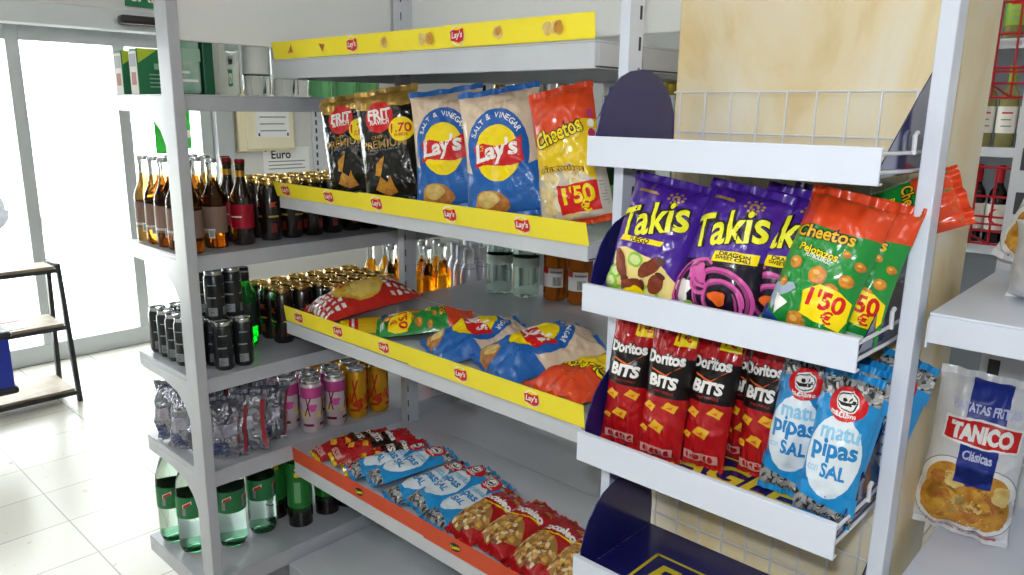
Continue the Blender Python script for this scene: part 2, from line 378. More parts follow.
MB().box(.40, .868, 3.86, 4.14, .29, .54, CBL).build('crate_body', t, world=True, bevel=.01)
for z0, z1 in ((.268, .302), (.525, .560)):
    MB().box(.39, .880, 3.85, 4.15, z0, z1, BLKM).build('corner_band', t, world=True, bevel=.012)
for x in (.43, .62):
    for y in (3.89, 4.11): MB().tube([(x, y, 0), (x, y, .265)], .014, BLKM).build('leg', t, world=True)
# ================================================================== SHELVING
def tray(mb, x0, x1, y0, y1, z, h, m, lip=None, t=.004):
    """sheet-metal shelf: thin top plate with four turned-down rims, open below"""
    mb.box(x0, x1, y0, y1, z-t, z, m)
    mb.box(x0, x0+.012, y0, y1, z-h, z-t, m); mb.box(x1-.003, x1, y0, y1, z-h, z-t, m)
    mb.box(x0+.012, x1-.003, y0, y0+.003, z-h, z-t, m); mb.box(x0+.012, x1-.003, y1-.003, y1, z-h, z-t, m)
    return mb
def upright(parent, x0, x1, y0, y1, z1, m, slots, name='upright', z0=0.):
    s = MB().box(x0, x1, y0, y1, z0, z1, m); k = 0
    for face in slots:
        z = .3
        while z < z1-.06:
            if face == '-x': s.box(x0-.0006, x0+.001, (y0+y1)/2-.003, (y0+y1)/2+.003, z, z+.022, SLOT)
            if face == '-y': s.box(x0+.003, x0+.007, y0-.0006, y0+.001, z, z+.022, SLOT)
            if face == '-y2': s.box(x1-.012, x1-.006, y0-.0006, y0+.001, z, z+.022, SLOT)
            z += .05
    return s.build(name, parent, world=True, bevel=0 if slots else .002)

# ---- end unit of the gondola, facing the door
YB, YO = 1.873, 2.245
gl_ = thing('shelving_unit', 'grey metal shelf unit of beer and water bottles facing the door', 'shelving', (.82, YB, 0))
upright(gl_, .812, .840, 1.851, 1.915, 2.35, STEELG, [])
upright(gl_, 2.19, 2.22, 1.851, 1.915, 2.35, STEELG, ['-y'])
ZL = (1.577, 1.178, .850, .587)
for z in ZL:
    o = tray(MB(), .822, 2.215, YB, YO, z, .047 if z < .6 else .040, STEELG).build('shelf', gl_, world=True, bevel=.0025, smooth=False)
    for xx in (.8225, 2.20):
        br = [(1.912, z-.012), (2.22, z-.02), (2.22, z-.041), (2.08, z-.044), (2.0, z-.058), (1.955, z-.088), (1.93, z-.125), (1.912, z-.14)]
        MB().prism(br, 'x', xx-.003, xx, STEELG).build('bracket', gl_, world=True)
tray(MB(), .80, 2.215, YB+.001, YO+.005, .26, .05, STEELG).build('base_shelf', gl_, world=True, bevel=.003)
MB().box(.86, 2.18, YB+.01, YO-.06, 0.002, .209, mat('kick_plate_grey', '#8d9096', .5)).build('kick_plate', gl_, world=True)
MB().box(.842, 1.48, 1.868, 1.88, 1.700, 2.33, mat('panel_grey', '#e6e8e7', .45)).build('back_panel', gl_, world=True, bevel=.003)

# ---- middle gondola with the crisps
XF, XM, Y0, Y1 = 1.088, 1.527, .823, 1.8722
gc = thing('shelving_unit', 'grey metal snack shelf unit with yellow and orange card edging', 'shelving', (1.3, 1.35, 0))
upright(gc, 1.487, 1.535, 1.838, 1.866, 2.35, STEELL, ['-y'])
upright(gc, 1.487, 1.535, .828, .856, 2.35, STEELL, ['-y'])
ZC = (1.669, 1.319, .962, .542)
HC = (.048, .036, .035, .049)
shelves = []
for z, h in zip(ZC, HC):
    o = tray(MB(), XF, XM-.001, Y0, Y1, z, h, STEELL, t=.004).build('shelf', gc, world=True, bevel=.0025)
    shelves.append(o)
    MB().box(XF+.004, XM-.01, Y0-.0012, Y0-.0002, z-h+.002, z-h+.005, SLOT).build('seam_line', o, world=True)
    tray(MB(), XM+.002, 1.955, Y0, Y1, z, .036, STEELL).build('rear_shelf', gc, world=True, bevel=.0025)
    for yy in (Y0+.004, Y1-.007):
        br = [(1.50, z-.01), (1.14, z-.014), (1.14, z-h), (1.30, z-h-.012), (1.42, z-h-.035), (1.488, z-.115), (1.50, z-.12)]
        if z < 1.6: MB().prism(br, 'y', yy, yy+.003, STEELL).build('bracket', gc, world=True)
tray(MB(), 1.05, XM-.001, Y0, Y1, .215, .05, STEELL).build('base_shelf', gc, world=True, bevel=.003)
tray(MB(), XM+.002, 1.99, Y0, Y1, .215, .05, STEELL).build('base_shelf', gc, world=True, bevel=.003)
MB().box(1.10, 1.94, Y0+.02, Y1-.02, .002, .164, MATS['kick_plate_grey']).build('kick_plate', gc, world=True)
MB().box(1.531, 1.545, .40, 1.836, 1.722, 2.33, mat('panel_white', '#eef0ef', .45)).build('back_panel', gc, world=True, bevel=.003)
# card edging on the shelf lips
def strip(shelf, ya, yb, z0, z1, card, dx0, dx1, items, name='card_strip', skew=.0):
    p = [Vector((XF-.0012-dx0, ya+skew, z0)), Vector((XF-.0012-dx0, yb, z0)), Vector((XF-.0012-dx1, yb, z1)), Vector((XF-.0012-dx1, ya, z1))]
    n = Vector((-1, 0, 0)); q = [v+n*.0012 for v in p]
    mb = MB(); mb.add(p+q, [(0, 1, 2, 3), (7, 6, 5, 4), (0, 4, 5, 1), (1, 5, 6, 2), (2, 6, 7, 3), (3, 7, 4, 0)], card)
    uy = (p[3]-p[0]); uy.y = 0; c = Vector((XF-.0024-(dx0+dx1)/2, 0, (z0+z1)/2))
    D = Decor(flatmap(c, (0, -1, 0), uy), 0, .0006, .0003)
    for kind, y in items:
        x = -y
        if kind == 'L':
            k = 1.3
            D.ell(x, 0, .0205, .0185, WHITE, layer=1); D.ell(x+.001, 0, .0165, .0165, YEL, layer=2)
            D.poly([(x+k*u, k*v) for u, v in ((-.0145, .006), (-.008, .0085), (.003, .0075), (.014, .0105), (.0155, .0), (.013, -.0075), (.004, -.0105), (-.006, -.0085), (-.0145, -.007))], RED, layer=3)
            D.text("Lay's", x, 0, .032, WHITE, bold=.03, shear=.25, rot=.06, layer=4)
        elif kind == 'c':
            D.ell(x, 0, .013, .012, CHIPL, wob=.08, seed=int(y*991)); D.ell(x+.001, .002, .009, .007, CHIP, rot=.6)
        elif kind == 'cc':
            for a in (-.013, .006, .013): D.ell(x+a, 0, .011, .012, CHIPL if a < .01 else CHIP, wob=.07, seed=int(y*991+a*9999))
        elif kind == 't':
            D.poly([(x-.012, -.009), (x+.012, -.007), (x+.006, .012)], CHIPD)
        elif kind == 'h':
            D.poly([(x-.013, .009), (x+.013, .006), (x+.001, -.011)], CHIPD)
        elif kind == 'C':
            D.ell(x, 0, .020, .011, BLACK, rot=.25); D.text('Cheetos', x, 0, .034, YEL, bold=.03, rot=.25, h=.010)
    mb2 = D.mb
    for i, f in enumerate(mb2.f): pass
    mb.add(mb2.v, [], card) if False else None
    for k, m in enumerate(mb2.mats):
        mb.add([], [], m)
    base = len(mb.v); mb.v += [tuple(v) for v in mb2.v]
    for f, mi in zip(mb2.f, mb2.mi): mb.f.append(tuple(i+base for i in f)); mb.mi.append(mb.mid(mb2.mats[mi]))
    return mb.build(name, shelf, world=True)
from mathutils import geometry
def yat(px, py, X):    # where along the lip a mark sits
    d = Fv+R2*((px-512)/F_PX)-U2*((py-287.5)/F_PX); return d.y*X/d.x
strip(shelves[0], 1.860, .823, 1.6695, 1.711, CARDY, .000, .004, [('t', 1.773), ('h', 1.632), ('L', 1.511), ('c', 1.393), ('cc', 1.253)], skew=-.006)
strip(shelves[0], 1.195, .819, 1.6705, 1.7125, CARDY, .003, .007, [('L', 1.157), ('c', 1.045), ('cc', .910)])
strip(shelves[1], 1.878, 1.395, 1.315, 1.354, CARDY, .000, .012, [('L', 1.823), ('L', 1.624)])
strip(shelves[1], 1.490, .816, 1.314, 1.357, CARDY, .003, .015, [('L', 1.426), ('L', 1.177), ('L', .972)])
strip(shelves[2], 1.868, 1.310, .9665, 1.011, CARDY, .000, .006, [('L', 1.796), ('L', 1.612), ('L', 1.421)])
strip(shelves[2], 1.330, .811, .9655, 1.013, CARDY, .003, .009, [('L', 1.148), ('L', .942)])
strip(shelves[3], 1.870, 1.25, .537, .583, CARDO, .000, .004, [('C', 1.545)])
strip(shelves[3], 1.285, .823, .536, .584, CARDO, .003, .007, [('C', 1.170)])

# ---- clip-on snack rack in front of the pillar
EP = mat('rack_blue_plastic', '#1c1d63', .22, spec=.5, coat=.3); EPT = mat('rack_blue_clear', '#2a2a5e', .12, spec=.6, coat=.4)
ER, EL, EX0, EX1 = .306, .7405, .973, 1.222
rk = thing('snack_rack', 'white wire snack rack with dark blue liners standing before the marbled pillar', 'rack', (1.12, .52, 0))
upright(rk, 1.100, 1.140, .7615, .7805, 2.25, STEELW, ['-y2'])
upright(rk, 1.100, 1.140, .2745, .2965, 2.25, STEELW, [])
for yy in (.771, .2855): MB().box(.92, 1.20, yy-.012, yy+.012, .001, .04, STEELW).build('foot', rk, world=True, bevel=.003)
g = MB()
zz = [.35+.0688*k for k in range(18)]
for z in [x for x in zz if x < 1.5]+[1.5156, 1.584]: g.tube([(1.228, .298, z), (1.228, .748, z)], .0016, WIRE, 6)
y = .345
while y < .752: g.tube([(1.2255, y, .33), (1.2255, y, 1.586)], .0016, WIRE, 6); y += .0485
g.build('wire_grid', rk, world=True, smooth=True)
ZE = (1.512, 1.275, 1.014, .776)
LH = (.046, .046, .052, .052)
EYEL = mat('rack_yellow_print', '#d9c52e', .4)
for i, (z, h) in enumerate(zip(ZE, LH)):
    fl_ = z-.037
    sh = MB(); sh.box(EX0, EX0+.004, ER-.001, EL+.004, z-h, z, STEELW); sh.box(EX0+.004, EX0+.012, ER-.001, EL+.004, z-.004, z-.0005, STEELW); sh.box(EX0+.004, EX0+.016, ER-.001, EL+.004, z-h, z-h+.003, STEELW)
    so_ = sh.build('shelf_lip', rk, world=True, bevel=.0012)
    wv = MB()
    for yy in (ER+.002, EL+.006):
        for zf, zb in ((z-.008, z-.010), (z-.030, z-.034)):
            wv.tube([(EX0+.006, yy, zf), (1.105, yy, zb), (1.218, yy, zb)], .0026, WIRE, 8)
        wv.tube([(1.098, yy-.003, z-.012), (1.095, yy-.003, z+.012), (1.104, yy-.003, z+.016)], .0032, WIRE, 8)
    for k in range(9):
        yy = ER+.03+k*.047; wv.tube([(EX0+.010, yy, fl_-.004), (1.220, yy, fl_-.004)], .0018, WIRE, 6)
    wv.build('side_wires', rk, world=True, smooth=True)
    MB().box(EX0+.013, EX1-.002, ER+.006, EL-.001, fl_-.0015, fl_, EP).build('liner_floor', rk, world=True)
    arch = [(EX0+.014, fl_), (EX0+.018, z+.005), (EX0+.026, z+.032), (EX0+.040, z+.058), (EX0+.058, z+.078), (EX0+.080, z+.093), (EX0+.105, z+.102), (EX0+.135, z+.106), (EX0+.165, z+.104), (EX0+.190, z+.095), (EX0+.213, z+.080), (EX0+.230, z+.062), (EX0+.245, z+.035), (EX1-.001, z+.005), (EX1-.002, fl_)]
    MB().prism(arch, 'y', EL-.0008, EL+.0012, EP).build('side_panel', rk, world=True)
    tri = [(EX0+.014, fl_), (EX0+.020, z-.024), (1.030, z+.004), (1.064, z+.028), (1.110, z+.061), (1.160, z+.095), (1.178, z+.101), (1.196, z+.096), (EX1-.001, z+.070), (EX1-.002, fl_)]
    MB().prism(tri, 'y', ER+.0045, ER+.0062, EPT).build('side_panel', rk, world=True)
    D = Decor(flatmap((1.075, .520, fl_), (0, -1, 0), (1, 0, 0)), 0, .0006, .0003)
    hw, hh = .150, .062
    for a in ((-hw, hw, hh-.006, hh), (-hw, hw, -hh, -hh+.006), (-hw, -hw+.006, -hh, hh), (hw-.006, hw, -hh, hh)): D.rect(*a, EYEL, layer=1)
    D.text('EAGLE', 0, 0, .255, EYEL, h=.072, bold=.03, shear=.12); D.mb.build('liner_emblem', rk, world=True)

# ---- counter-side unit at the right edge
rs = thing('shelving_unit', 'white metal shelf unit at the right edge behind the rack post', 'shelving', (1.3, -.25, 0))
for z, h in ((1.293, .042), (.873, .045)):
    o = tray(MB(), 1.108, 1.52, -.75, .262, z, h, STEELW).build('shelf', rs, world=True, bevel=.003)
    MB().prism([(1.50, z-.005), (1.118, z-.012), (1.118, z-.052), (1.3, z-.06), (1.5, z-.12)], 'y', .2628, .2655, STEELW).build('bracket', rs, world=True)
sl = MB().box(1.522, 1.575, .195, .268, 0, 2.3, STEELL)
for k in range(24): sl.box(1.5212, 1.524, .238, .256, .36+k*.0735, .397+k*.0735, SLOT)
sl.build('upright', rs, world=True)
MB().box(1.522, 1.575, -.75, -.69, 0, 2.3, STEELL).build('upright', rs, world=True, bevel=.003)
MB().box(1.535, 1.545, -.69, .19, .2, 2.3, MATS['panel_white']).build('back_panel', rs, world=True)
MB().box(1.16, 1.53, -.74, .25, .002, .16, MATS['kick_plate_grey']).build('kick_plate', rs, world=True)
tray(MB(), 1.09, 1.52, -.75, .262, .21, .045, STEELW).build('base_shelf', rs, world=True)
# ---- wine shelving far right
ws = thing('shelving_unit', 'grey wine shelf unit beyond the marbled pillar at the far right', 'shelving', (3.9, .7, 0))
WG = mat('wine_back_grey', '#8f959b', .5)
MB().box(4.12, 4.14, -.6, 1.9, 0, 2.6, WG).build('back_panel', ws, world=True)
for z in (1.855, 1.425, 1.020, .62, .25): MB().box(3.70, 4.12, -.6, 1.9, z-.04, z, STEELL).build('shelf', ws, world=True, bevel=.003)
MB().box(3.78, 4.12, -.6, 1.9, .0, .2, WG).build('kick_plate', ws, world=True)
REDW = mat('red_wire', '#a51626', .35)
def wire_rack(z0, z1, label):
    t = thing('wire_rack', label, 'rack', (3.68, .7, z0))
    mb = MB()
    for k in range(16): y = .285+.068*k; mb.tube([(3.692, y, z0), (3.66, y, z1)], .0045, REDW, 6)
    for z in (z0+.004, z0+.06, z0+.12, z1-.12, z1): mb.tube([(3.691-.031*(z-z0)/(z1-z0), .275, z), (3.691-.031*(z-z0)/(z1-z0), 1.32, z)], .005, REDW, 6)
    for k in range(8): y = .285+.136*k; mb.tube([(3.690, y, z0+.006), (3.60, y+.05, z0+.05), (3.59, y+.05, z0+.10)], .0045, REDW, 6)
    mb.tube([(3.59, .30, z0+.10), (3.59, 1.30, z0+.10)], .0045, REDW, 6)
    for y in (.30, 1.30): mb.tube([(3.66, y, z1-.02), (3.72, y, z1-.02), (4.115, y, z1-.02)], .004, REDW, 6)
    mb.build('wire_frame', t, world=True, smooth=True)
    return t
wire_rack(1.021, 1.345, 'red wire rack before the red wine bottles behind the pillar'); wire_rack(1.62, 1.99, 'red wire rack above the white wine bottles behind the pillar')
# ================================================================== BOTTLES AND CANS
METAL = mat('can_aluminium', '#d0d2d4', .22, metal=1.); GOLDM = mat('can_gold', '#c7a765', .25, metal=1.)
def can(name, label, R, H, body, lid, group, loc, art=None, cat='can'):
    t = thing(name, label, cat, loc, None, group)
    a = H-.010
    cb = MB().lathe([(0, .004), (R*.78, .0), (R*.82, .0), (R, .010), (R, a-.008), (R*.86, a)], body, 24)
    if art:
        D = Decor(cylmap(R), .005, .0003, .0002); art(D, R, H); absorb(cb, D)
    cb.build('can_body', t, smooth=True)
    lb = MB().lathe([(R*.86, a), (R*.88, H-.002), (R*.85, H), (R*.80, H-.001), (R*.78, H-.005), (0, H-.005)], lid, 24)
    lb.box(-.006, .010, -.005, .005, H-.005, H-.0035, lid); lb.build('can_lid', t, smooth=True)
    return t
def bottle(name, label, prof, glass, cap, capprof, labels, group, loc, cat='bottle', art=None, n=24):
    t = thing(name, label, cat, loc, None, group)
    MB().lathe(prof, glass, n).build('bottle_body', t, smooth=True)
    MB().lathe(capprof, cap, 16).build('bottle_cap', t, smooth=True)
    for i, (r, z0, z1, m) in enumerate(labels):
        lm = MB().lathe([(r, z0), (r+.0004, z0), (r+.0004, z1), (r, z1)], m, n)
        if art and i == 0:
            D = Decor(cylmap(r+.0006), .005, .0003, .0002); art(D); absorb(lm, D)
        lm.build('bottle_label', t, smooth=True)
    return t
def place(proto, pts, group, label=None):
    for i, p in enumerate(pts):
        if i == 0: proto.location = p; proto.rotation_euler = (0, 0, rnd.uniform(-.25, .25))
        else: dup(proto, p, rnd.uniform(-.3, .3), label, group)
FACE = math.radians(205)     # azimuth that looks back at the camera
# -- beers with clear necks
def glassm(name, c, rough=.03, ior=1.34): return mat(name, c, rough, trans=1., ior=ior)
AMB = glassm('amber_beer_glass', '#f9c068'); CLR = glassm('clear_glass', '#f2f6f4', ior=1.25); BRN = mat('brown_beer_glass', '#170a05', .08, spec=.6, coat=.6); GRN = mat('green_beer_glass', '#1d5a2a', .06, trans=.55, ior=1.35, coat=.4)
GREYL = mat('beer_label_grey', '#8c7266', .5, metal=.2); SILV = mat('silver_cap', '#c9ccd0', .3, metal=.9); REDCAP = mat('red_cap', '#8e1118', .3, metal=.4)
def two_tone(R, H, zf):   # body with liquid to zf, clear glass above
    return [(0, .003), (R*.9, 0), (R, .006), (R, H*.52), (R*.93, H*.58), (R*.62, H*.67), (R*.46, H*.74), (R*.42, zf)], [(R*.42, zf), (R*.40, H*.90), (R*.46, H*.93), (R*.46, H*.955), (R*.42, H*.965)]
def clearneck(name, label, R, H, liquid, cap, lab, group, loc, zf=.79, art=None):
    a, b = two_tone(R, H, H*zf)
    t = thing(name, label, 'bottle', loc, None, group)
    MB().lathe(a, liquid, 24).build('bottle_body', t, smooth=True)
    MB().lathe(b, CLR, 20).build('bottle_neck', t, smooth=True)
    MB().lathe([(R*.48, H*.955), (R*.50, H*.96), (R*.46, H*.995), (R*.40, H), (0, H)], cap, 18).build('bottle_cap', t, smooth=True)
    if lab:
        m, z0, z1 = lab
        lm = MB().lathe([(R+.0002, z0*H), (R+.0006, z0*H), (R+.0006, z1*H), (R+.0002, z1*H)], m, 24)
        D = Decor(cylmap(R+.0008, FACE), .005, .0002, .0002)
        D.rect(-.03, .03, z0*H+.006, z0*H+.013, mat('label_band', '#c9c2bc', .5)); D.rect(.012, .028, z0*H-.012, z0*H+.012, WHITE)
        for k in range(6): D.rect(.014+k*.0022, .0152+k*.0022, z0*H-.009, z0*H+.009, BLACK, layer=3)
        absorb(lm, D).build('bottle_label', t, smooth=True)
    return t
z2 = 1.1785
p = clearneck('beer_bottle', 'amber beer bottle with clear neck and grey label on the second shelf', .031, .236, AMB, SILV, (GREYL, .17, .47), 'clear necked amber beers', (0, 0, 0))
place(p, [(x, y, z2) for x, y in ((.868, 2.205), (.868, 2.138), (.866, 2.07), (.868, 2.003), (.866, 1.936), (.936, 2.19), (.936, 2.122), (.945, 2.052), (.952, 1.975), (1.004, 2.195), (1.006, 2.125))], 'clear necked amber beers')
def darkbeer(label, loc, group):
    R, H = .0305, .232
    t = thing('beer_bottle', label, 'bottle', loc, None, group)
    MB().lathe([(0, .003), (R*.9, 0), (R, .006), (R, H*.54), (R*.9, H*.60), (R*.55, H*.70), (R*.43, H*.78), (R*.41, H*.90), (R*.46, H*.92), (R*.46, H*.95)], BRN, 24).build('bottle_body', t, smooth=True)
    MB().lathe([(R*.48, H*.95), (R*.50, H*.955), (R*.46, H*.99), (R*.40, H), (0, H)], REDCAP, 18).build('bottle_cap', t, smooth=True)
    lm = MB().lathe([(R+.0002, H*.20), (R+.0006, H*.20), (R+.0006, H*.48), (R+.0002, H*.48)], mat('crimson_label', '#a5142c', .35, metal=.3), 24)
    MB().lathe([(R*.44, H*.80), (R*.445, H*.80), (R*.43, H*.87), (R*.42, H*.87)], mat('neck_foil', '#b98a2a', .35, metal=.6), 20).build('neck_label', t, smooth=True)
    D = Decor(cylmap(R+.0008, FACE), .005, .0002, .0002); D.rect(-.018, .018, H*.33, H*.345, WHITE); absorb(lm, D).build('bottle_label', t, smooth=True)
    return t
darkbeer('dark brown beer bottle with red cap and crimson label beside the amber bottles', (1.028, 1.968, z2), 'dark red capped beers')
darkbeer('dark brown beer bottle with red cap standing behind the front crimson labelled bottle', (1.03, 2.045, z2), 'dark red capped beers')
darkbeer('dark brown red capped beer bottle half hidden between amber bottles and black cans', (1.062, 2.115, z2), 'dark red capped beers')
# -- tall black cans
BLKC = mat('can_black', '#17120f', .25, spec=.6, coat=.4)
def art_dark(D, R, H):
    for a in (-.10, -.05, 0, .05, .10, .15):
        D.text('X', a, H*.62, .016, mat('can_orange_print', '#c4502a', .35, metal=.3), layer=1, bold=.04); D.rect(a-.012, a+.012, H*.40, H*.43, GOLDP, layer=1); D.rect(a-.006, a+.006, H*.14, H*.30, mat('can_dark_red', '#6a2018', .4), layer=1)
c = can('tall_can', 'tall black can with gold top packed beside the dark beer bottles', .0325, .166, BLKC, GOLDM, 'black cans beside the dark beers', (0, 0, 0), art_dark)
pts = [(1.122+.069*i, 1.985+.069*j, z2) for i in range(14) for j in range(4) if not (i == 0 and j > 1)]
place(c, pts, 'black cans beside the dark beers')
z3 = .8505
pts = [(1.172+.068*i, 2.035+.068*j, z3) for i in range(6) for j in range(3)]+[(1.31+.068*i, 1.967, z3) for i in range(4)]
for k, q in enumerate(pts): dup(c, q, rnd.uniform(-.3, .3), 'tall black can with gold top packed behind the red checked bag', 'black cans behind the red checked bag')
# -- slim energy cans
SLIM = mat('can_graphite', '#2f3236', .28, metal=.6, coat=.3)
def art_slim(D, R, H):
    for a in (-.06, -.02, .02, .06):
        D.rect(a-.012, a+.012, H*.10, H*.27, GREYP, layer=1)
        for k in range(5): D.rect(a-.010, a-.002+.003*(k % 3), H*(.12+.028*k), H*(.13+.028*k), BLACK, layer=2)
        D.rect(a-.014, a+.010, H*.46, H*.49, GREYP, layer=1); D.rect(a-.010, a+.013, H*.72, H*.74, GREYP, layer=1); D.rect(a-.008, a+.008, H*.56, H*.64, BLACK, layer=1)
c2 = can('slim_can', 'slim graphite energy can standing on the third shelf behind the near post', .0262, .134, SLIM, METAL, 'lower slim cans', (0, 0, 0), art_slim)
low = [(x, 1.925+.055*j, z3) for x in (.868, .925, .982) for j in range(6) if not (x > .95 and j > 3) and not (x < .9 and j == 0)]
place(c2, low, 'lower slim cans')
for x, y in ((.925, 1.955), (.980, 1.965), (.928, 2.012), (.982, 2.022)): dup(c2, (x, y, z3+.1345), 0, 'slim graphite energy can stacked on top of another beside the green bottles', 'stacked slim cans')
# -- green soda bottles
PETG = mat('green_pet', '#35d452', .05, trans=.85, ior=1.3); SODL = mat('soda_label', '#23302a', .4)
def soda(label, loc):
    R, H = .031, .225
    return bottle('soda_bottle', label, [(0, .006), (R*.7, 0), (R*.95, .006), (R, .016), (R, H*.62), (R*.85, H*.70), (R*.5, H*.82), (R*.4, H*.87), (R*.4, H*.89)], PETG, mat('black_cap', '#141416', .4), [(R*.46, H*.885), (R*.48, H*.89), (R*.48, H*.985), (R*.44, H), (0, H)], [(R+.0004, H*.28, H*.60, SODL)], 'green soda bottles', loc)
soda('green soda bottle with black cap, nearest the stacked slim cans', (1.075, 2.075, z3)); soda('green soda bottle with black cap next to the tall black cans', (1.108, 2.14, z3)); soda('green soda bottle with black cap at the back of its cluster', (1.045, 2.19, z3))
# -- pale beers on the third shelf, silver bottles
PALE = glassm('pale_beer_glass', '#f3c258')
p = clearneck('beer_bottle', 'clear long necked beer bottle with pale beer beside the middle shelf post', .030, .24, PALE, SILV, None, 'pale beers by the middle post', (0, 0, 0), zf=.55)
place(p, [(x, y, z3) for x, y in ((1.612, 2.18), (1.66, 2.115), (1.685, 2.185), (1.735, 2.12), (1.60, 2.05), (1.67, 2.045), (1.76, 2.19), (1.805, 2.12), (1.74, 2.05), (1.81, 2.05), (1.70, 1.975), (1.775, 1.98))], 'pale beers by the middle post')
ALB = mat('silver_bottle', '#c9c9d2', .35, metal=.25)
R, H = .031, .215
p = bottle('metal_bottle', 'silver grey bottle with white cap in two rows beyond the middle post', [(0, .003), (R*.9, 0), (R, .006), (R, H*.55), (R*.85, H*.66), (R*.52, H*.78), (R*.46, H*.82)], ALB, mat('white_cap', '#e9e9ee', .4), [(R*.54, H*.76), (R*.60, H*.77), (R*.60, H*.98), (R*.52, H), (0, H)], [(R*.80, H*.67, H*.685, GREYP)], 'silver bottles beyond the middle post', (0, 0, 0))
place(p, [(x, y, z3) for x, y in ((1.86, 1.935), (1.93, 1.93), (2.0, 1.935), (2.07, 1.94), (1.89, 2.005), (1.96, 2.01), (2.03, 2.005), (2.10, 2.01), (1.925, 2.075), (1.995, 2.08), (2.065, 2.075), (2.13, 2.08))], 'silver bottles beyond the middle post')
# -- fruit cans on the fourth shelf
z4 = .5875
CPK = mat('can_pink', '#d9c9cf', .28, metal=.3); CYL = mat('can_yellow', '#e3a51c', .28, metal=.3)
DKR = mat('can_maroon', '#6d1230', .4); FLR = mat('can_flame', '#c23a12', .4)
def art_pink(D, R, H):
    D.mb.lathe([(R+.0002, H*.68), (R+.0005, H*.68), (R+.0005, H*.885), (R+.0002, H*.885)], mat('can_pink_band', '#cf4f9a', .3, metal=.2), 24)
    for a in (-PI*R*.75, -PI*R*.25, PI*R*.25, PI*R*.75):
        D.ell(a+.014, H*.50, .014, .012, PINKP, layer=1, wob=.15, seed=2); D.ell(a-.012, H*.36, .013, .012, mat('can_cream', '#e2cf94', .4), layer=1, wob=.15, seed=4)
        D.text('X', a, H*.52, .022, DKR, h=H*.36, layer=2, bold=.02, shear=.2); D.rect(a-.016, a+.016, H*.14, H*.19, DKR, layer=2)
def art_yel(D, R, H):
    for a in (-PI*R*.75, -PI*R*.25, PI*R*.25, PI*R*.75):
        D.text('X', a, H*.56, .026, FLR, h=H*.46, layer=1, bold=.03, shear=.2); D.ell(a+.012, H*.30, .015, .017, FLR, layer=1, wob=.2, seed=6); D.ell(a-.014, H*.38, .010, .016, ORANGEP, layer=1, wob=.2, seed=9); D.rect(a-.016, a+.016, H*.15, H*.2, FLR, layer=2)
pk = can('fruit_can', 'pink and silver can marked with a dark X under the middle of the left unit', .0325, .164, CPK, METAL, 'pink cans marked X', (0, 0, 0), art_pink)
place(pk, [(x, y, z4) for x, y in ((1.188, 1.925), (1.27, 1.922), (1.15, 1.995), (1.225, 1.992), (1.15, 2.065), (1.225, 2.065), (1.30, 1.99))], 'pink cans marked X')
yl = can('fruit_can', 'yellow and orange can marked with a red X beside the pink cans', .0325, .164, CYL, METAL, 'yellow cans marked X', (0, 0, 0), art_yel)
place(yl, [(x, y, z4) for x, y in ((1.352, 1.922), (1.432, 1.915), (1.375, 1.995), (1.45, 1.99), (1.30, 2.06), (1.375, 2.065), (1.45, 2.06))], 'yellow cans marked X')
rdc = can('soda_can', 'red drink can on the shelf beyond the lower middle post', .032, .118, mat('can_red', '#a3161c', .3, metal=.3), METAL, 'red cans beyond the post', (0, 0, 0), None)
place(rdc, [(x, y, z4) for x, y in ((1.70, 1.93), (1.775, 1.93), (1.85, 1.93), (1.74, 2.0), (1.81, 2.0))], 'red cans beyond the post')
# -- base shelf: water and green beer
zb = .2605
PETW = mat('water_pet', '#d9efe2', .03, trans=1., ior=1.2); WLG = mat('water_label', '#2c7f4b', .45)
def art_w(D):
    for a in (-.10, -.04, .02, .08):
        D.poly([(a-.014, .150), (a+.012, .162), (a+.012, .172), (a-.014, .160)], WHITE, layer=1); D.poly([(a-.012, .151), (a+.010, .161), (a+.010, .169), (a-.012, .159)], RED, layer=2); D.rect(a-.016, a-.006, .126, .150, GREYP, layer=1)
R, H = .043, .30
wp = [(0, .012), (R*.35, .010), (R*.6, .0), (R*.85, .002), (R, .022), (R*.985, .05), (R, .06), (R, .20), (R*.95, .215), (R*.6, .262), (R*.33, .278), (R*.33, .285)]
WL = ['tall water bottle with green label, leftmost at the outer end of the bottom shelf', 'water bottle with green label hidden partly by the near shelf post', 'water bottle with green label just right of the near shelf post', 'water bottle with green label beside the green glass beer bottles']
for l, (x, y) in zip(WL, ((.853, 2.185), (.868, 2.085), (.962, 2.032), (1.062, 2.035))):
    t = bottle('water_bottle', l, wp, PETW, mat('green_cap', '#1d7a44', .4), [(R*.36, .278), (R*.37, .28), (R*.37, .298), (0, .30)], [(R+.0006, .115, .182, WLG)], 'water bottles on the bottom shelf', (x, y, zb), art=art_w)
    MB().lathe([(R*.95, .021), (R*.80, .0035), (R*.62, .0015), (R*.35, .0115), (0, .0135)], mat('green_base', '#7fd0a0', .05, trans=.9, ior=1.25), 20).build('bottle_foot', t, smooth=True)
R, H = .0375, .30
GL_ = ['green glass beer bottle with dark foot and yellow mark, nearest of its group', 'green glass beer bottle with dark foot right behind the nearest one', 'green glass beer bottle third along under the orange card edge', 'green glass beer bottle farthest right under the orange card edge', 'green glass beer bottle at the back of the bottom shelf']
DKB = mat('bottle_dark_foot', '#140d0a', .12, coat=.5); GLAB = mat('green_glass_label', '#1f7a2f', .35)
def art_g(D):
    for a in (-.082, 0, .07): D.rect(a-.014, a+.018, .172, .186, YEL, layer=1); D.rect(a-.016, a+.004, .085, .155, mat('green_label_pale', '#6fae74', .5), layer=1); D.rect(a-.012, a+.020, .194, .200, WHITE, layer=1)
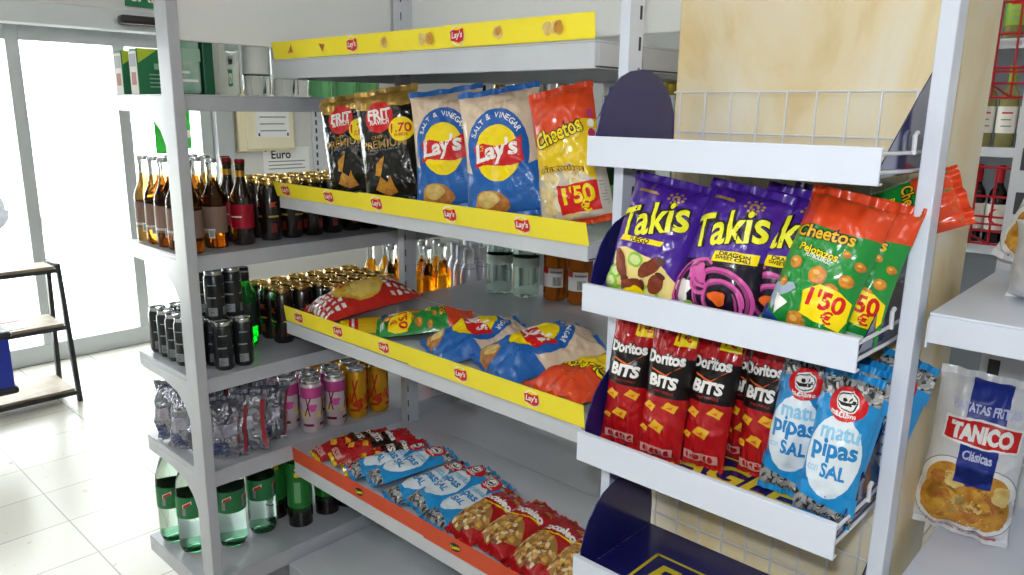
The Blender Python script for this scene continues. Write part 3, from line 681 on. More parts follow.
for l, (x, y) in zip(GL_, ((1.166, 1.985), (1.135, 2.085), (1.268, 1.99), (1.345, 1.985), (1.22, 2.09))):
    t = bottle('beer_bottle', l, [(0, .004), (R*.92, 0), (R, .008), (R, .20), (R*.85, .222), (R*.5, .255), (R*.38, .27), (R*.36, .29)], GRN, MATS['black_cap'], [(R*.40, .285), (R*.42, .288), (R*.40, .30), (0, .301)], [(R+.0005, .065, .215, GLAB), (R+.0003, .001, .05, DKB)], 'green beers on the bottom shelf', (x, y, zb), art=art_g)
# -- top shelf of the end unit: cartons and glass bottles
z1 = 1.5775
CG = mat('carton_green', '#2f7a50', .45); CGW = mat('carton_white', '#c8c4bd', .5); CGD = mat('carton_dark_green', '#12573a', .4)
def carton(label, x0, x1, y0, y1, h, group=None):
    t = thing('drink_carton', label, 'carton', ((x0+x1)/2, (y0+y1)/2, z1), None, group)
    MB().box(x0, x1, y0, y1, z1, z1+h, CG).build('carton_body', t, world=True, bevel=.002)
    D = Decor(flatmap((x0, (y0+y1)/2, z1+h/2), (0, -1, 0), (0, 0, 1)), 0, .0004)
    W = y1-y0; D.rect(-W*.48, W*.48, -h*.5, h*.44, CGW); D.rect(-W*.3, W*.3, -h*.3, -h*.02, mat('carton_rust', '#9a5a40', .5)); D.rect(-W*.4, W*.4, h*.1, h*.38, GREYP); D.mb.build('carton_front', t, world=True)
    D = Decor(flatmap(((x0+x1)/2, y0, z1+h/2), (1, 0, 0), (0, 0, 1)), 0, .0004); L = x1-x0
    D.poly([(-L*.48, h*.5), (-L*.1, h*.5), (-L*.48, h*.18)], mat('carton_lime', '#b9c934', .5)); D.rect(-L*.2, L*.3, h*.05, h*.18, mat('carton_pale', '#9dc0aa', .5))
    for k in range(4): D.rect(-L*.3, L*(.2+.05*(k % 2)), -h*(.08+.09*k), -h*(.05+.09*k), MATS['carton_pale'])
    D.mb.build('carton_side', t, world=True)
carton('small green drink carton at the outer end of the top shelf, farther of two', .83, .97, 2.185, 2.235, .112)
carton('small green drink carton on the top shelf, nearer of two left of the near post', .83, .97, 2.085, 2.135, .114)
t = thing('bottle_pack', 'shrink wrapped pale green pack on the top shelf just right of the near post', 'pack', (.905, 1.98, z1))
MB().box(.862, .925, 1.93, 2.03, z1, z1+.16, mat('wrapped_pack', '#86b79c', .15, coat=.6, vary=1, vscale=25, two='#b4c9bd')).build('pack_body', t, world=True, bevel=.01)
D = Decor(flatmap((.8935, 1.93, z1+.08), (1, 0, 0), (0, 0, 1)), 0, .0005); D.rect(-.035, .03, .0, .03, MATS['carton_pale']); D.rect(-.035, .0, -.03, -.024, WHITE); D.rect(-.035, .02, -.05, -.044, WHITE); D.mb.build('pack_print', t, world=True)
t = thing('drink_carton', 'dark green carton beside the shrink wrapped pack on the top shelf', 'carton', (.944, 1.98, z1))
MB().box(.930, .958, 1.93, 2.03, z1, z1+.2, CGD).build('carton_body', t, world=True, bevel=.003)
LQ = glassm('liqueur_glass', '#f7faf6', ior=1.18)
def spirit(name, label, R, H, glass, capm, loc, group, lab=None, neck=.34):
    t = thing(name, label, 'bottle', loc, None, group)
    MB().lathe([(0, .006), (R*.85, 0), (R, .008), (R, H*.58), (R*.9, H*.66), (R*neck*1.15, H*.76), (R*neck, H*.80), (R*neck, H*.90)], glass, 22).build('bottle_body', t, smooth=True)
    MB().lathe([(R*neck*1.12, H*.89), (R*neck*1.18, H*.895), (R*neck*1.18, H*.995), (0, H)], capm, 16).build('bottle_cap', t, smooth=True)
    if lab: MB().lathe([(R+.0003, H*.2), (R+.0007, H*.2), (R+.0007, H*.48), (R+.0003, H*.48)], lab, 22).build('bottle_label', t, smooth=True)
    return t
CHR = mat('chrome_cap', '#c8c8c8', .2, metal=1.)
for i, (x, y, l) in enumerate(((1.005, 1.965, 'clear glass bottle on the top shelf, nearest to the dark green carton'), (1.09, 1.96, 'clear glass bottle on the top shelf, second right of the dark green carton'), (1.175, 1.96, 'clear glass bottle on the top shelf by the end of the yellow edging'), (1.05, 2.05, 'clear glass bottle at the back of the top shelf'))):
    spirit('glass_bottle', l, .036, .28, LQ, CHR, (x, y, z1), 'clear bottles on the top shelf', lab=mat('pale_label', '#dfe2dc', .5) if i == 1 else None)
for i, x in enumerate((1.29, 1.372, 1.454)):
    spirit('glass_bottle', 'green glass bottle on the top shelf behind the snack shelves', .036, .28, mat('bright_green_glass', '#8fe09a', .05, trans=.95, ior=1.2), CHR, (x, 1.96, z1), 'green bottles on the top shelf')
# -- rear side of the middle gondola
zr3 = .9625
for i, (x, y, l) in enumerate(((1.775, 1.70, 'clear water bottle behind the crisps, left of two'), (1.80, 1.605, 'clear water bottle behind the crisps, right of two'))):
    R = .043
    t = bottle('water_bottle', l, [(0, .01), (R*.6, .0), (R*.9, .002), (R, .02), (R, .20), (R*.9, .225), (R*.4, .27), (R*.36, .29)], mat('water_glass_green', '#cfe9dc', .04, trans=1., ior=1.22), WHITE, [(R*.4, .285), (R*.42, .288), (R*.42, .308), (0, .31)], [(R+.0006, .10, .13, mat('clear_label', '#d5e4dc', .4))], 'water bottles behind the crisps', (x, y, zr3))
WHK = mat('whisky_glass', '#b8621a', .05, trans=.75, ior=1.34)
for i, (x, y, l) in enumerate(((1.84, 1.515, 'amber spirit bottle with white label behind the crisps, left of two'), (1.85, 1.425, 'amber spirit bottle with white label behind the crisps, nearest the snack rack'))):
    t = spirit('spirit_bottle', l, .040, .30, WHK, BLACK, (x, y, zr3), 'amber bottles behind the crisps')
    D = Decor(cylmap(.0405, FACE), .005, .0004, .0003); D.rect(-.034, .034, .045, .105, WHITE); D.rect(-.034, -.014, .088, .108, RED); D.rect(-.008, .03, .09, .096, GREYP)
    for k in range(7): D.rect(.002+k*.004, .004+k*.004, .05, .078, BLACK, layer=4)
    D.mb.build('bottle_label', t)
zr2 = 1.3195
OLV = mat('olive_cap', '#a8912a', .35, metal=.4); RC = mat('red_plastic', '#b01a1a', .4)
rear = [(1.74, 'black', BRN), (1.655, 'gold', WHK), (1.575, 'silver', LQ), (1.49, 'silver', LQ), (1.41, 'silver', LQ), (1.33, 'olive', LQ), (1.25, 'white', LQ), (1.15, 'olive', LQ), (1.06, 'olive', LQ), (.97, 'red', LQ)]
capm = {'black': BLACK, 'gold': GOLDM, 'silver': CHR, 'olive': OLV, 'white': WHITE, 'red': RC}
names = ['dark brown spirit bottle with black cap behind the black and gold bags', 'amber spirit bottle with gold cap behind the first blue bag', 'clear bottle with silver cap behind the first blue bag', 'clear bottle with silver cap between the two blue bags', 'clear bottle with silver cap behind the second blue bag', 'clear bottle with olive cap behind the second blue bag', 'clear bottle with white cap behind the red and yellow puffs bag', 'clear bottle with olive cap just right of the red and yellow puffs bag', 'clear bottle with olive cap second right of the red and yellow puffs bag', 'clear bottle with red cap nearest the snack rack']
for (y, k, gm), l in zip(rear, names): spirit('spirit_bottle', l, .038, .305, gm, capm[k], (1.72, y, zr2), 'spirits behind the standing bags', neck=.42)
spirit('wine_bottle', 'green bottle with black neck beside the blue rack panel', .037, .29, mat('bright_green_glass', '#3fae4a'), BLACK, (1.62, 1.16, zr2), None)
for k in range(6): spirit('spirit_bottle', 'clear spirit bottle in the back row behind the standing bags', .038, .29, LQ, CHR, (1.83, 1.08+.12*k, zr2), 'back row spirits', lab=MATS['pale_label'])
# -- wine bottles far right
def wine(label, y, z, glass, capc, labm, group):
    t = thing('wine_bottle', label, 'bottle', (3.80, y, z), None, group); R, H = .036, .33
    MB().lathe([(0, .01), (R*.9, 0), (R, .006), (R, H*.60), (R*.85, H*.67), (R*.42, H*.74), (R*.36, H*.80), (R*.36, H*.97)], glass, 20).build('bottle_body', t, smooth=True)
    MB().lathe([(R*.38, H*.76), (R*.395, H*.80), (R*.395, H*.985), (R*.34, H), (0, H)], capc, 16).build('bottle_capsule', t, smooth=True)
    lm = MB().lathe([(R+.0003, H*.17), (R+.0007, H*.17), (R+.0007, H*.50), (R+.0003, H*.50)], labm, 24)
    D = Decor(cylmap(R+.0009, math.radians(191)), .01, .0003, .0003)
    if capc is LIME: D.rect(-.02, .02, H*.41, H*.43, RED); D.rect(-.02, .016, H*.33, H*.345, GREYP); D.rect(-.018, .02, H*.25, H*.265, GREYP)
    else: D.ell(0, H*.34, .026, .034, RED); D.ell(.009, H*.35, .022, .030, labm)
    absorb(lm, D).build('bottle_label', t, smooth=True)
LIME = mat('lime_capsule', '#9ccb2c', .4); RCAP = mat('red_capsule', '#c4141f', .35); WW = mat('white_wine_glass', '#c9c07a', .05, trans=.6, ior=1.35); RW = mat('red_wine_glass', '#120808', .08, coat=.5); LABW = mat('wine_label', '#efece4', .5)
for i, y in enumerate((.880, .795, .715, .635, .555)): wine('white wine bottle with lime capsule on the wine shelf behind the red rack', y, 1.4255, WW, LIME, LABW, 'white wines on the shelf')
for i, y in enumerate((.862, .782, .702, .622, .542)): wine('red wine bottle with red capsule behind the red wire rack', y, 1.0205, RW, RCAP, LABW, 'red wines on the lower shelf')
for i, y in enumerate((.90, .82, .74, .66, .58)): wine('pale green wine bottle on the highest wine shelf', y, 1.8555, WW, LIME, mat('green_label', '#8fb53a', .5), 'pale wines on the highest shelf')
# ================================================================== BAGS
class Pouch:
    def __init__(s, w, h, t, seed, st=.012, sb=.010, crumple=1., bend=0., taper=0., backf=.55, nx=60, ny=80, puff=.45):
        s.w, s.h, s.t, s.st, s.sb, s.nx, s.ny = w, h, t, st, sb, nx, ny
        R = random.Random(seed); ph = [R.uniform(0, 6) for _ in range(6)]; off = Vector((R.uniform(0, 50), R.uniform(0, 50), R.uniform(0, 50)))
        s.F = []; s.B = []
        for j in range(ny+1):
            v = j/ny; y = sb+(h-sb-st)*v; b = (4*v*(1-v))**puff; rf = []; rb = []
            for i in range(nx+1):
                u = 2*i/nx-1; a = max(0, 1-abs(u)**2.6)**.75
                hw = w/2*(1-.09*b*min(1, t/.06))*(1+taper*(y/h-.5))*(1+.012*math.sin(9*v+ph[0])*crumple)
                x = u*hw
                T = t*a*b
                p = Vector((u*w/2*24, y*24, 0))+off
                e1 = math.exp(-(y-sb)/.028); e2 = math.exp(-(h-st-y)/.032)
                fold = (math.sin(u*11+ph[1])+.6*math.sin(u*19+ph[2]))*.0034*(e1+e2)*a**.4
                n1 = noise.noise(p); n2 = noise.noise(p*2.3+off); n3 = noise.noise(Vector((p.x*.6, p.y*.35, 3))+off)
                n4 = noise.noise(p*.9+off*2); n5 = noise.noise(Vector((p.x*2.1+p.y*.7, p.y*1.3-p.x*.5, 7))+off)
                cr = crumple*(n1*.0042-abs(n2)*.0034+n3*.005+(.5-abs(n4))**2*.012-abs(n5)*.0032)*a**.6*min(1, 3*b)
                wave = .0035*math.sin(u*3.2+ph[3])*e2+.003*math.sin(u*2.7+ph[4])*e1
                bz = -bend*(y/h)**2
                rf.append(Vector((x, y, T*(1-backf*.5)+cr+fold+wave+bz))); rb.append(Vector((x, y, -T*backf*.5+cr*.5*a+wave+bz-.0003)))
            s.F.append(rf); s.B.append(rb)
    def map(s, x, y, l):
        u = (x/(s.w/2)+1)/2*s.nx; v = (y-s.sb)/(s.h-s.sb-s.st)*s.ny
        u = min(max(u, 0), s.nx-1e-5); v = min(max(v, 0), s.ny-1e-5); i, j = int(u), int(v); fu, fv = u-i, v-j
        a, b, c, d = s.F[j][i], s.F[j][i+1], s.F[j+1][i], s.F[j+1][i+1]
        p = a*(1-fu)*(1-fv)+b*fu*(1-fv)+c*(1-fu)*fv+d*fu*fv
        n = ((b-a)*(1-fv)+(d-c)*fv).cross((c-a)*(1-fu)+(d-b)*fu).normalized()
        return p+n*l
def frame(yaw, leanb, roll):
    B = Matrix(((0, 0, -1), (-1, 0, 0), (0, 1, 0)))       # x -> -Y, y -> Z, z -> -X
    return Matrix.Rotation(yaw, 3, 'Z') @ B @ Matrix.Rotation(-leanb, 3, 'X') @ Matrix.Rotation(roll, 3, 'Z')
R_ = math.radians
def bag(name, label, group, y, xmin, z, lean, roll=0., yaw=0., w=.2, h=.28, t=.06, base=None, back=None, top=None, bot=None, art=None, price=None, seed=1, cat='snack bag', xc=None, **kw):
    P = Pouch(w, h, t, seed, **kw)
    root = thing(name, label, cat, (0, 0, 0), frame(R_(yaw), R_(lean), R_(roll)), group)
    mb = MB(); nx, ny = P.nx, P.ny
    for G, m, fl in ((P.F, base, False), (P.B, back or base, True)):
        vs = [p for r in G for p in r]; fs = []
        for j in range(ny):
            for i in range(nx):
                q = (j*(nx+1)+i, j*(nx+1)+i+1, (j+1)*(nx+1)+i+1, (j+1)*(nx+1)+i); fs.append(tuple(reversed(q)) if fl else q)
        mb.add(vs, fs, m)
    D = Decor(P.map, .0042, .0008)
    if art:
        art(D, w, h)
        b0 = len(mb.v); mb.v += [tuple(v) for v in D.mb.v]
        for f, mi in zip(D.mb.f, D.mb.mi): mb.f.append(tuple(i+b0 for i in f)); mb.mi.append(mb.mid(D.mb.mats[mi]))
    pouch = mb.build('pouch', root, smooth=False); pouch.data.shade_smooth()
    for nm, row, y0, y1, m in (('top_seal', -1, h-P.st, h, top or base), ('bottom_seal', 0, 0, P.sb, bot or base)):
        sm = MB(); n = nx*2; k = 6; R = random.Random(seed+len(nm)); ph = R.uniform(0, 6)
        for side in (0, 1):
            vs = []; fs = []
            for q in range(k+1):
                yy = y0+(y1-y0)*q/k
                for i in range(n+1):
                    u = i/n; a = P.F[row][int(u*nx)]; b2 = P.F[row][min(nx, int(u*nx)+1)]; f = u*nx-int(u*nx); p = a*(1-f)+b2*f
                    rise = (q/k if row == -1 else 1-q/k)
                    zz = p.z+rise*.0022*math.sin(u*17+ph)+.0005*math.sin(yy*2*PI/.0035)+(.0005 if side == 0 else -.0008)
                    vs.append((p.x, yy, zz))
            for q in range(k):
                for i in range(n):
                    c = (q*(n+1)+i, q*(n+1)+i+1, (q+1)*(n+1)+i+1, (q+1)*(n+1)+i); fs.append(c if side == 0 else tuple(reversed(c)))
            sm.add(vs, fs, m)
        so = sm.build(nm, root); so.data.shade_smooth()
    if price:
        D2 = Decor(P.map, .0042, .0024); price(D2, w, h); o = D2.mb.build('price_label', root); o.data.shade_smooth()
    M = root.rotation_euler.to_matrix(); mn = Vector((9, 9, 9)); mx = -mn
    for G in (P.F, P.B):
        for r in G:
            for p in r:
                q = M @ p
                for a in range(3): mn[a] = min(mn[a], q[a]); mx[a] = max(mx[a], q[a])
    for p in ((-w/2, 0, 0), (w/2, 0, 0), (-w/2, h, 0), (w/2, h, 0)):
        q = M @ Vector(p)
        for a in range(3): mn[a] = min(mn[a], q[a]); mx[a] = max(mx[a], q[a])
    root.location = (xmin-mn.x if xmin is not None else xc-(mn.x+mx.x)/2, y-(mn.y+mx.y)/2, z-mn.z+.001)
    return root
def chips(D, cx, cy, r, n, seed, mats=(CHIP, CHIPL, CHIPD), sx=1.2, sy=1., size=.4):
    R = random.Random(seed); L = D.layer+1
    for k in range(n):
        a = R.uniform(0, 6.28); q = r*math.sqrt(R.random())
        D.ell(cx+q*sx*math.cos(a), cy+q*sy*math.sin(a), r*size*R.uniform(.7, 1.1), r*size*R.uniform(.5, .8), mats[k % len(mats)], rot=R.uniform(0, 3), n=14, wob=.08, seed=seed+k, layer=L+k % 5)
    D.layer = L+5
def scatter(D, x0, x1, y0, y1, n, seed, mats, a=.009, b=.0032, layer=None):
    R = random.Random(seed); L = D.layer+1
    for k in range(n):
        D.ell(R.uniform(x0, x1), R.uniform(y0, y1), a*R.uniform(.7, 1.2), b*R.uniform(.8, 1.2), mats[k % len(mats)], rot=R.uniform(0, 3.1), n=8, layer=L+k % 4)
    D.layer = L+4
def outl(D, t, x, y, w, h, m1, m2, b1=.09, b2=.02, **k):
    D.layer += 1; L = D.layer
    D.text(t, x, y, w*1.04, m2, h=h*1.10, bold=b1, layer=L, **k); D.layer = L+1; D.text(t, x, y, w, m1, h=h, bold=b2, layer=L+1, **k)

# -- materials of the bags
LB = foil('bag_champagne', '#e0c9ae', .3); LBL = foil('bag_blue', '#2569ba', .3); FBK = foil('bag_black', '#141312', .22); FGD = foil('bag_gold', '#b99548', .25, metal=.5); CHO = foil('bag_orange_red', '#e0481e', .28); CHY = foil('bag_yellow', '#f2cd12', .3); CLRF = foil('bag_clear', '#cfc7b4', .18)
TKP = foil('bag_purple', '#4b2597', .28); TKB = foil('bag_black_purple', '#1c1426', .28); PGN = foil('bag_green', '#1f8f3a', .28); DRD = foil('bag_red', '#b4161c', .26); PIB = foil('bag_sky_blue', '#1f93d6', .28); TNW = foil('bag_white', '#dfe0e3', .3); CKR = foil('bag_check_red', '#c8281e', .28); CTR = foil('bag_dark_red', '#b3151c', .26); SLV = mat('bag_silver', '#9a9ca8', .2, metal=.85, bump=.25, bscale=60)
PBL = mat('print_mid_blue', '#1c62b5', .35); PDB = mat('print_deep_blue', '#173f86', .35)

def art_lays(D, w, h):
    D.poly([(-w/2, .01), (w/2, .01), (w/2, h*.42), (w*.28, h*.36), (w*.12, h*.30), (-w*.2, h*.30), (-w/2, h*.38)], LBL)
    D.ell(-.004, h*.50, w*.40, h*.325, PBL)
    D.ell(0, h*.16, w*.40, h*.12, LBL)
    D.ell(-w*.18, h*.12, w*.20, h*.09, CHIP, wob=.06, seed=3); D.ell(-w*.1, h*.10, w*.16, h*.075, CHIPD, wob=.06, seed=4); D.ell(-w*.2, h*.14, w*.14, h*.06, CHIPL, wob=.05, seed=8)
    D.arc('SALT & VINEGAR', -.004, h*.50, (w*.335, h*.272), R_(150), R_(32), .0165, WHITE, bold=.015)
    D.ell(-.004, h*.48, w*.285, h*.215, YEL)
    D.poly([(-w*.33, h*.545), (-w*.2, h*.565), (-w*.02, h*.53), (w*.15, h*.545), (w*.30, h*.595), (w*.29, h*.47), (w*.31, h*.40), (w*.12, h*.375), (-w*.06, h*.385), (-w*.22, h*.40), (-w*.34, h*.38), (-w*.30, h*.46)], RED)
    D.text("Lay's", -.006, h*.488, w*.56, WHITE, h=h*.185, bold=.035, shear=.15, rot=.10)
    D.text('CLASSIC TASTE', w*.1, h*.86, w*.22, mat('print_tan', '#b28a62', .4), bold=.01)
    for k in range(4): D.text('LAY', w*.22, h*(.20+.025*k), w*.2, mat('print_pale_blue', '#3f86cf', .4), h=.004)
def art_frit(D, w, h):
    D.poly([(-w/2, h*.84), (-w*.2, h*.80), (w*.05, h*.83), (w*.3, h*.81), (w/2, h*.84), (w/2, h), (-w/2, h)], FGD)
    D.ell(-w*.06, h*.735, w*.235, w*.235, RED); D.text('FRIT', -w*.06, h*.76, w*.38, WHITE, h=.026, bold=.04); D.text('RAVICH', -w*.06, h*.695, w*.32, WHITE, h=.013, bold=.03)
    D.text('CHEF', -w*.1, h*.56, w*.2, GOLDP, bold=.0, h=.007)
    D.text('PREMIUM', -w*.02, h*.50, w*.74, mat('print_bronze', '#a98a52', .3, metal=.4), h=.019, bold=.02)
    D.text('PATATAS FRITAS', 0, h*.45, w*.5, GREYP, h=.005)
    D.poly([(-w*.22, h*.24), (-w*.17, h*.33), (-w*.02, h*.40), (-w*.06, h*.32), (-w*.12, h*.22)], CHIP); D.poly([(-w*.26, h*.12), (-w*.12, h*.22), (-w*.02, h*.17), (w*.04, h*.23), (w*.12, h*.08), (-w*.05, h*.06)], CHIP); D.ell(-w*.05, h*.09, w*.05, h*.03, CHIPD)
def price_frit(D, w, h):
    D.ell(w*.28, h*.61, w*.18, w*.18, YEL); D.text('1.70', w*.28, h*.62, w*.29, RED, h=.022, bold=.02); D.text('EUROS', w*.28, h*.56, w*.18, RED, h=.006, bold=.02)
PUFF = mat('puff_cream', '#ecd9a4', .5, vary=1, vscale=70, two='#dcc07c')
def art_cheetos(D, w, h):
    D.poly([(-w/2, h*.60), (-w*.2, h*.67), (w*.1, h*.66), (w*.35, h*.73), (w/2, h*.72), (w/2, h), (-w/2, h)], CHO)
    D.poly([(-w/2, .01), (w/2, .01), (w/2, h*.26), (0, h*.43), (-w/2, h*.36)], CLRF)
    chips(D, -.01, h*.25, .05, 34, 5, (PUFF, mat('puff_pale', '#f4e8c4', .5), PUFF), 1.1, .9, .3)
    outl(D, 'Cheetos', -w*.04, h*.66, w*.74, h*.12, YEL, BLACK, rot=.22)
    outl(D, 'Gustosines', -w*.05, h*.40, w*.62, h*.05, mat('print_gold_brown', '#e8b820', .4), BLACK, b1=.07, rot=-.10, bend=.05)
    D.poly([(w*.38, h*.05), (w/2, h*.05), (w/2, h*.66), (w*.43, h*.62), (w*.40, h*.45)], mat('print_clear_grey', '#c3bdb2', .25))
    for k in range(9): D.rect(w*.41, w*.47, h*(.12+.022*k), h*(.128+.022*k), GREYP, layer=D.layer)
    D.poly([(-w/2, .01), (w/2, .01), (w/2, h*.05), (-w/2, h*.05)], CHO)
    for k in range(5): D.ell(w*.43, h*(.76-.07*k), .005, .008, WHITE if k % 2 else mat('print_magenta', '#b0306a', .4))
def price_cheetos(D, w, h):
    D.poly([(-w*.16, h*.09), (w*.44, h*.09), (w*.44, h*.29), (-w*.16, h*.29)], RED)
    D.text("1'50", w*.12, h*.215, w*.44, YEL, h=.034, bold=.03); D.text('€', w*.20, h*.13, w*.14, YEL, h=.024, bold=.03)
LIMEP = mat('lime_print', '#8fc63a', .4); BROWNP = mat('roll_brown', '#8a3a1c', .45, vary=1, vscale=60, two='#6b2813'); CREAMP = mat('cream_print', '#f0dd8a', .45)
def takis_logo(D, w, h, y):
    D.text('Takis', w*.0, y, w*.88, BLACK, h=h*.255, bold=.09, shear=.18, rot=.32); D.text('Takis', w*.0, y, w*.85, mat('takis_yellow', '#f3ee2a', .4), h=h*.245, bold=.02, shear=.18, rot=.32)
    for k in range(16):
        a = k*.75; r = .003+.0009*k; D.ell(w*.20+r*math.cos(a), y+h*.19+r*.6*math.sin(a), .0022, .002, GOLDP, n=8, layer=D.layer)
    D.poly([(-w*.35, y+h*.19), (-w*.02, y+h*.185), (-w*.06, y+h*.205), (-w*.33, y+h*.21)], GOLDP)
def art_takis(D, w, h):
    takis_logo(D, w, h, h*.66)
    D.poly([(-w*.34, h*.445), (w*.22, h*.475), (w*.24, h*.515), (-w*.32, h*.49)], YEL); D.text('FUEGO', -w*.06, h*.482, w*.26, BLACK, h=.0085, bold=.03, shear=.2, rot=.05)
    D.ell(w*.0, h*.20, w*.44, h*.20, CREAMP, wob=.12, seed=4)
    for (x, y, r) in ((-.3, .20, .05), (-.34, .12, .045), (-.04, .33, .05), (.2, .12, .04), (-.18, .06, .05)): D.ell(w*x, h*y, w*.10, w*.08, LIMEP); D.ell(w*x, h*y, w*.065, w*.05, mat('lime_pale', '#d5e59a', .4))
    for (x, y, L, r) in ((-.22, .27, .34, -1.0), (.16, .30, .30, .75), (-.02, .14, .28, .3), (.26, .2, .22, 1.2)): D.ell(w*x, h*y, w*L*.55, w*.075, BROWNP, rot=r); D.ell(w*x+w*L*.48*math.cos(r), h*y+w*L*.48*math.sin(r), w*.035, w*.055, mat('roll_tip', '#5a1f10', .5), rot=r)
    D.ell(w*.05, h*.09, w*.16, h*.05, YEL, wob=.15, seed=9)
def art_takis2(D, w, h):
    D.poly([(-w/2, .01), (w/2, .01), (w/2, h*.50), (w*.1, h*.44), (-w/2, h*.36)], TKB)
    takis_logo(D, w, h, h*.66)
    D.poly([(-w*.05, h*.40), (w*.42, h*.46), (w*.42, h*.54), (-w*.03, h*.48)], YEL); D.text('DRAGON', w*.19, h*.485, w*.32, BLACK, h=.006, bold=.03, rot=.12); D.text('SWEET CHILI', w*.18, h*.455, w*.36, BLACK, h=.005, bold=.03, rot=.12)
    D.ell(-w*.34, h*.14, w*.12, h*.09, WHITE, wob=.2, seed=2)
    for k, (cx, cy, r0) in enumerate(((.12, .17, .34), (.16, .16, .22), (-.1, .30, .16), (.0, .12, .44), (-.12, .22, .10))):
        for q in range(2):
            L = D.layer+1; R = random.Random(k*7+q); n = 22; P1 = []; P2 = []
            for i in range(n+1):
                a = R_(-60+280*i/n)+k; r = w*r0*(1-.22*i/n)*(1+.12*q); th = .0014+.0013*math.sin(PI*i/n); P1.append((w*cx+(r+th)*math.cos(a), h*cy+(r+th)*math.sin(a)*.9)); P2.append((w*cx+(r-th)*math.cos(a), h*cy+(r-th)*math.sin(a)*.9))
            for i in range(n): D.poly([P1[i], P1[i+1], P2[i+1], P2[i]], PINKP if q else mat('print_rose', '#9c3f7a', .4), layer=L)
            D.layer = L
    D.ell(w*.14, h*.17, w*.10, h*.05, ORANGEP, wob=.1); D.ell(-w*.14, h*.30, w*.11, h*.06, PINKP, wob=.2, seed=5); D.ell(-w*.2, h*.06, w*.07, h*.03, LIMEP)
BALL = mat('ball_golden', '#e0952a', .45, vary=1, vscale=90, two='#b5651a')
def art_pelotazos(D, w, h):
    D.poly([(-w/2, h*.70), (-w*.25, h*.73), (w*.1, h*.715), (w/2, h*.74), (w/2, h), (-w/2, h)], CHO)
    outl(D, 'Cheetos', -w*.06, h*.685, w*.70, h*.085, mat('cheetos_gold', '#f0b91e', .4), BLACK, b1=.11, rot=.06)
    outl(D, 'Pelotazos', -w*.04, h*.565, w*.46, h*.052, YEL, BLACK, b1=.07, rot=-.04); D.text('FUTBOLEROS', -w*.02, h*.525, w*.3, WHITE, h=.006, bold=.03, rot=-.04)
    for (x, y, r) in ((-.24, .46, .075), (.06, .42, .10), (.24, .35, .09), (-.02, .10, .12), (.36, .44, .07), (.42, .55, .05), (.26, .60, .04), (-.3, .32, .05)): D.ell(w*x, h*y, w*r, w*r, CHIPD, layer=8); D.ell(w*x-.001, h*y+.001, w*r*.92, w*r*.92, BALL, layer=9); D.ell(w*x-w*r*.25, h*y+w*r*.3, w*r*.4, w*r*.3, mat('ball_light', '#f0b65a', .45), layer=10)
    D.layer = 4
    D.poly([(-w*.42, h*.30), (-w*.18, h*.33), (-w*.10, h*.30), (-w*.30, h*.22), (-w*.36, h*.12), (-w*.44, h*.2)], mat('print_bluegrey', '#9fb2c4', .4)); D.poly([(-w*.36, h*.24), (-w*.18, h*.20), (-w*.3, h*.10)], WHITE); D.poly([(-w*.48, h*.16), (-w*.34, h*.10), (-w*.2, h*.06), (-w*.46, h*.04)], PDB)
    D.poly([(w*.02, .013), (w*.34, .013), (w*.34, h*.085), (w*.02, h*.085)], mat('print_mint', '#bfe3cf', .4))
    for k in range(3): D.rect(w*.05, w*.31, .017+.006*k, .019+.006*k, GREENP)
def price_pel(D, w, h):
    D.poly([(w*(x+.06), h*y) for x, y in ((-.06, .17), (.10, .145), (.38, .13), (.42, .20), (.41, .32), (.28, .365), (.06, .375), (-.07, .30))], YEL)
    D.text("1'50", w*.24, h*.285, w*.38, RED, h=.025, bold=.03); D.text('€', w*.30, h*.19, w*.11, RED, h=.017, bold=.03)
def art_doritos(D, w, h):
    D.rect(-w/2, w/2, h*.47, h*.75, mat('print_bag_black', '#17100f', .3))
    D.text('Doritos', -.001, h*.735, w*.80, BLACK, h=.0225, bold=.10, rot=.06); D.text('Doritos', -.001, h*.735, w*.78, WHITE, h=.0195, bold=.045, rot=.06)
    for a in (((-.30, .655), (.05, .625), (.05, .612), (-.27, .643)), ((.05, .625), (.33, .70), (.30, .70), (.045, .612))): D.poly([(w*x, h*y) for x, y in a], ORANGEP)
    D.text('BITS', w*.0, h*.575, w*.62, WHITE, h=.021, bold=.05, shear=.12); D.text('SWEET PAPRIKA', w*.04, h*.505, w*.44, mat('print_scarlet', '#c62a2a', .4), h=.004)
    for (x, y, r) in ((-.22, .38, .15), (.22, .40, .16), (.0, .25, .18), (-.30, .22, .10)):
        D.poly([(w*(x-r), h*y), (w*(x-r*.2), h*y+w*r*.9), (w*(x+r), h*y+w*r*.5), (w*(x+r*.6), h*y-w*r*.5), (w*(x-r*.2), h*y-w*r*.2)], mat('chip_yellow', '#e8b42a', .45)); D.poly([(w*(x-r*.5), h*y+.001), (w*(x+r*.4), h*y+w*r*.4), (w*(x+r*.3), h*y-w*r*.1)], ORANGEP)
    D.rect(-w*.34, w*.36, h*.055, h*.115, mat('print_blush', '#d8a09a', .4)); 
    for k in range(6): D.ell(-w*.26+w*.1*k, h*.085, w*.04, h*.022, CTR, n=10, layer=D.layer)
def price_doritos(D, w, h):
    D.rect(w*.08, w*.46, h*.83, h*.955, YEL); D.text('1€', w*.27, h*.893, w*.24, RED, h=.017, bold=.03)
SEED = [mat('seed_white', '#d9d8d4', .4), mat('seed_grey', '#7c7c7c', .4), mat('seed_black', '#2c2c2e', .4), mat('seed_mid', '#a9a9a6', .4)]
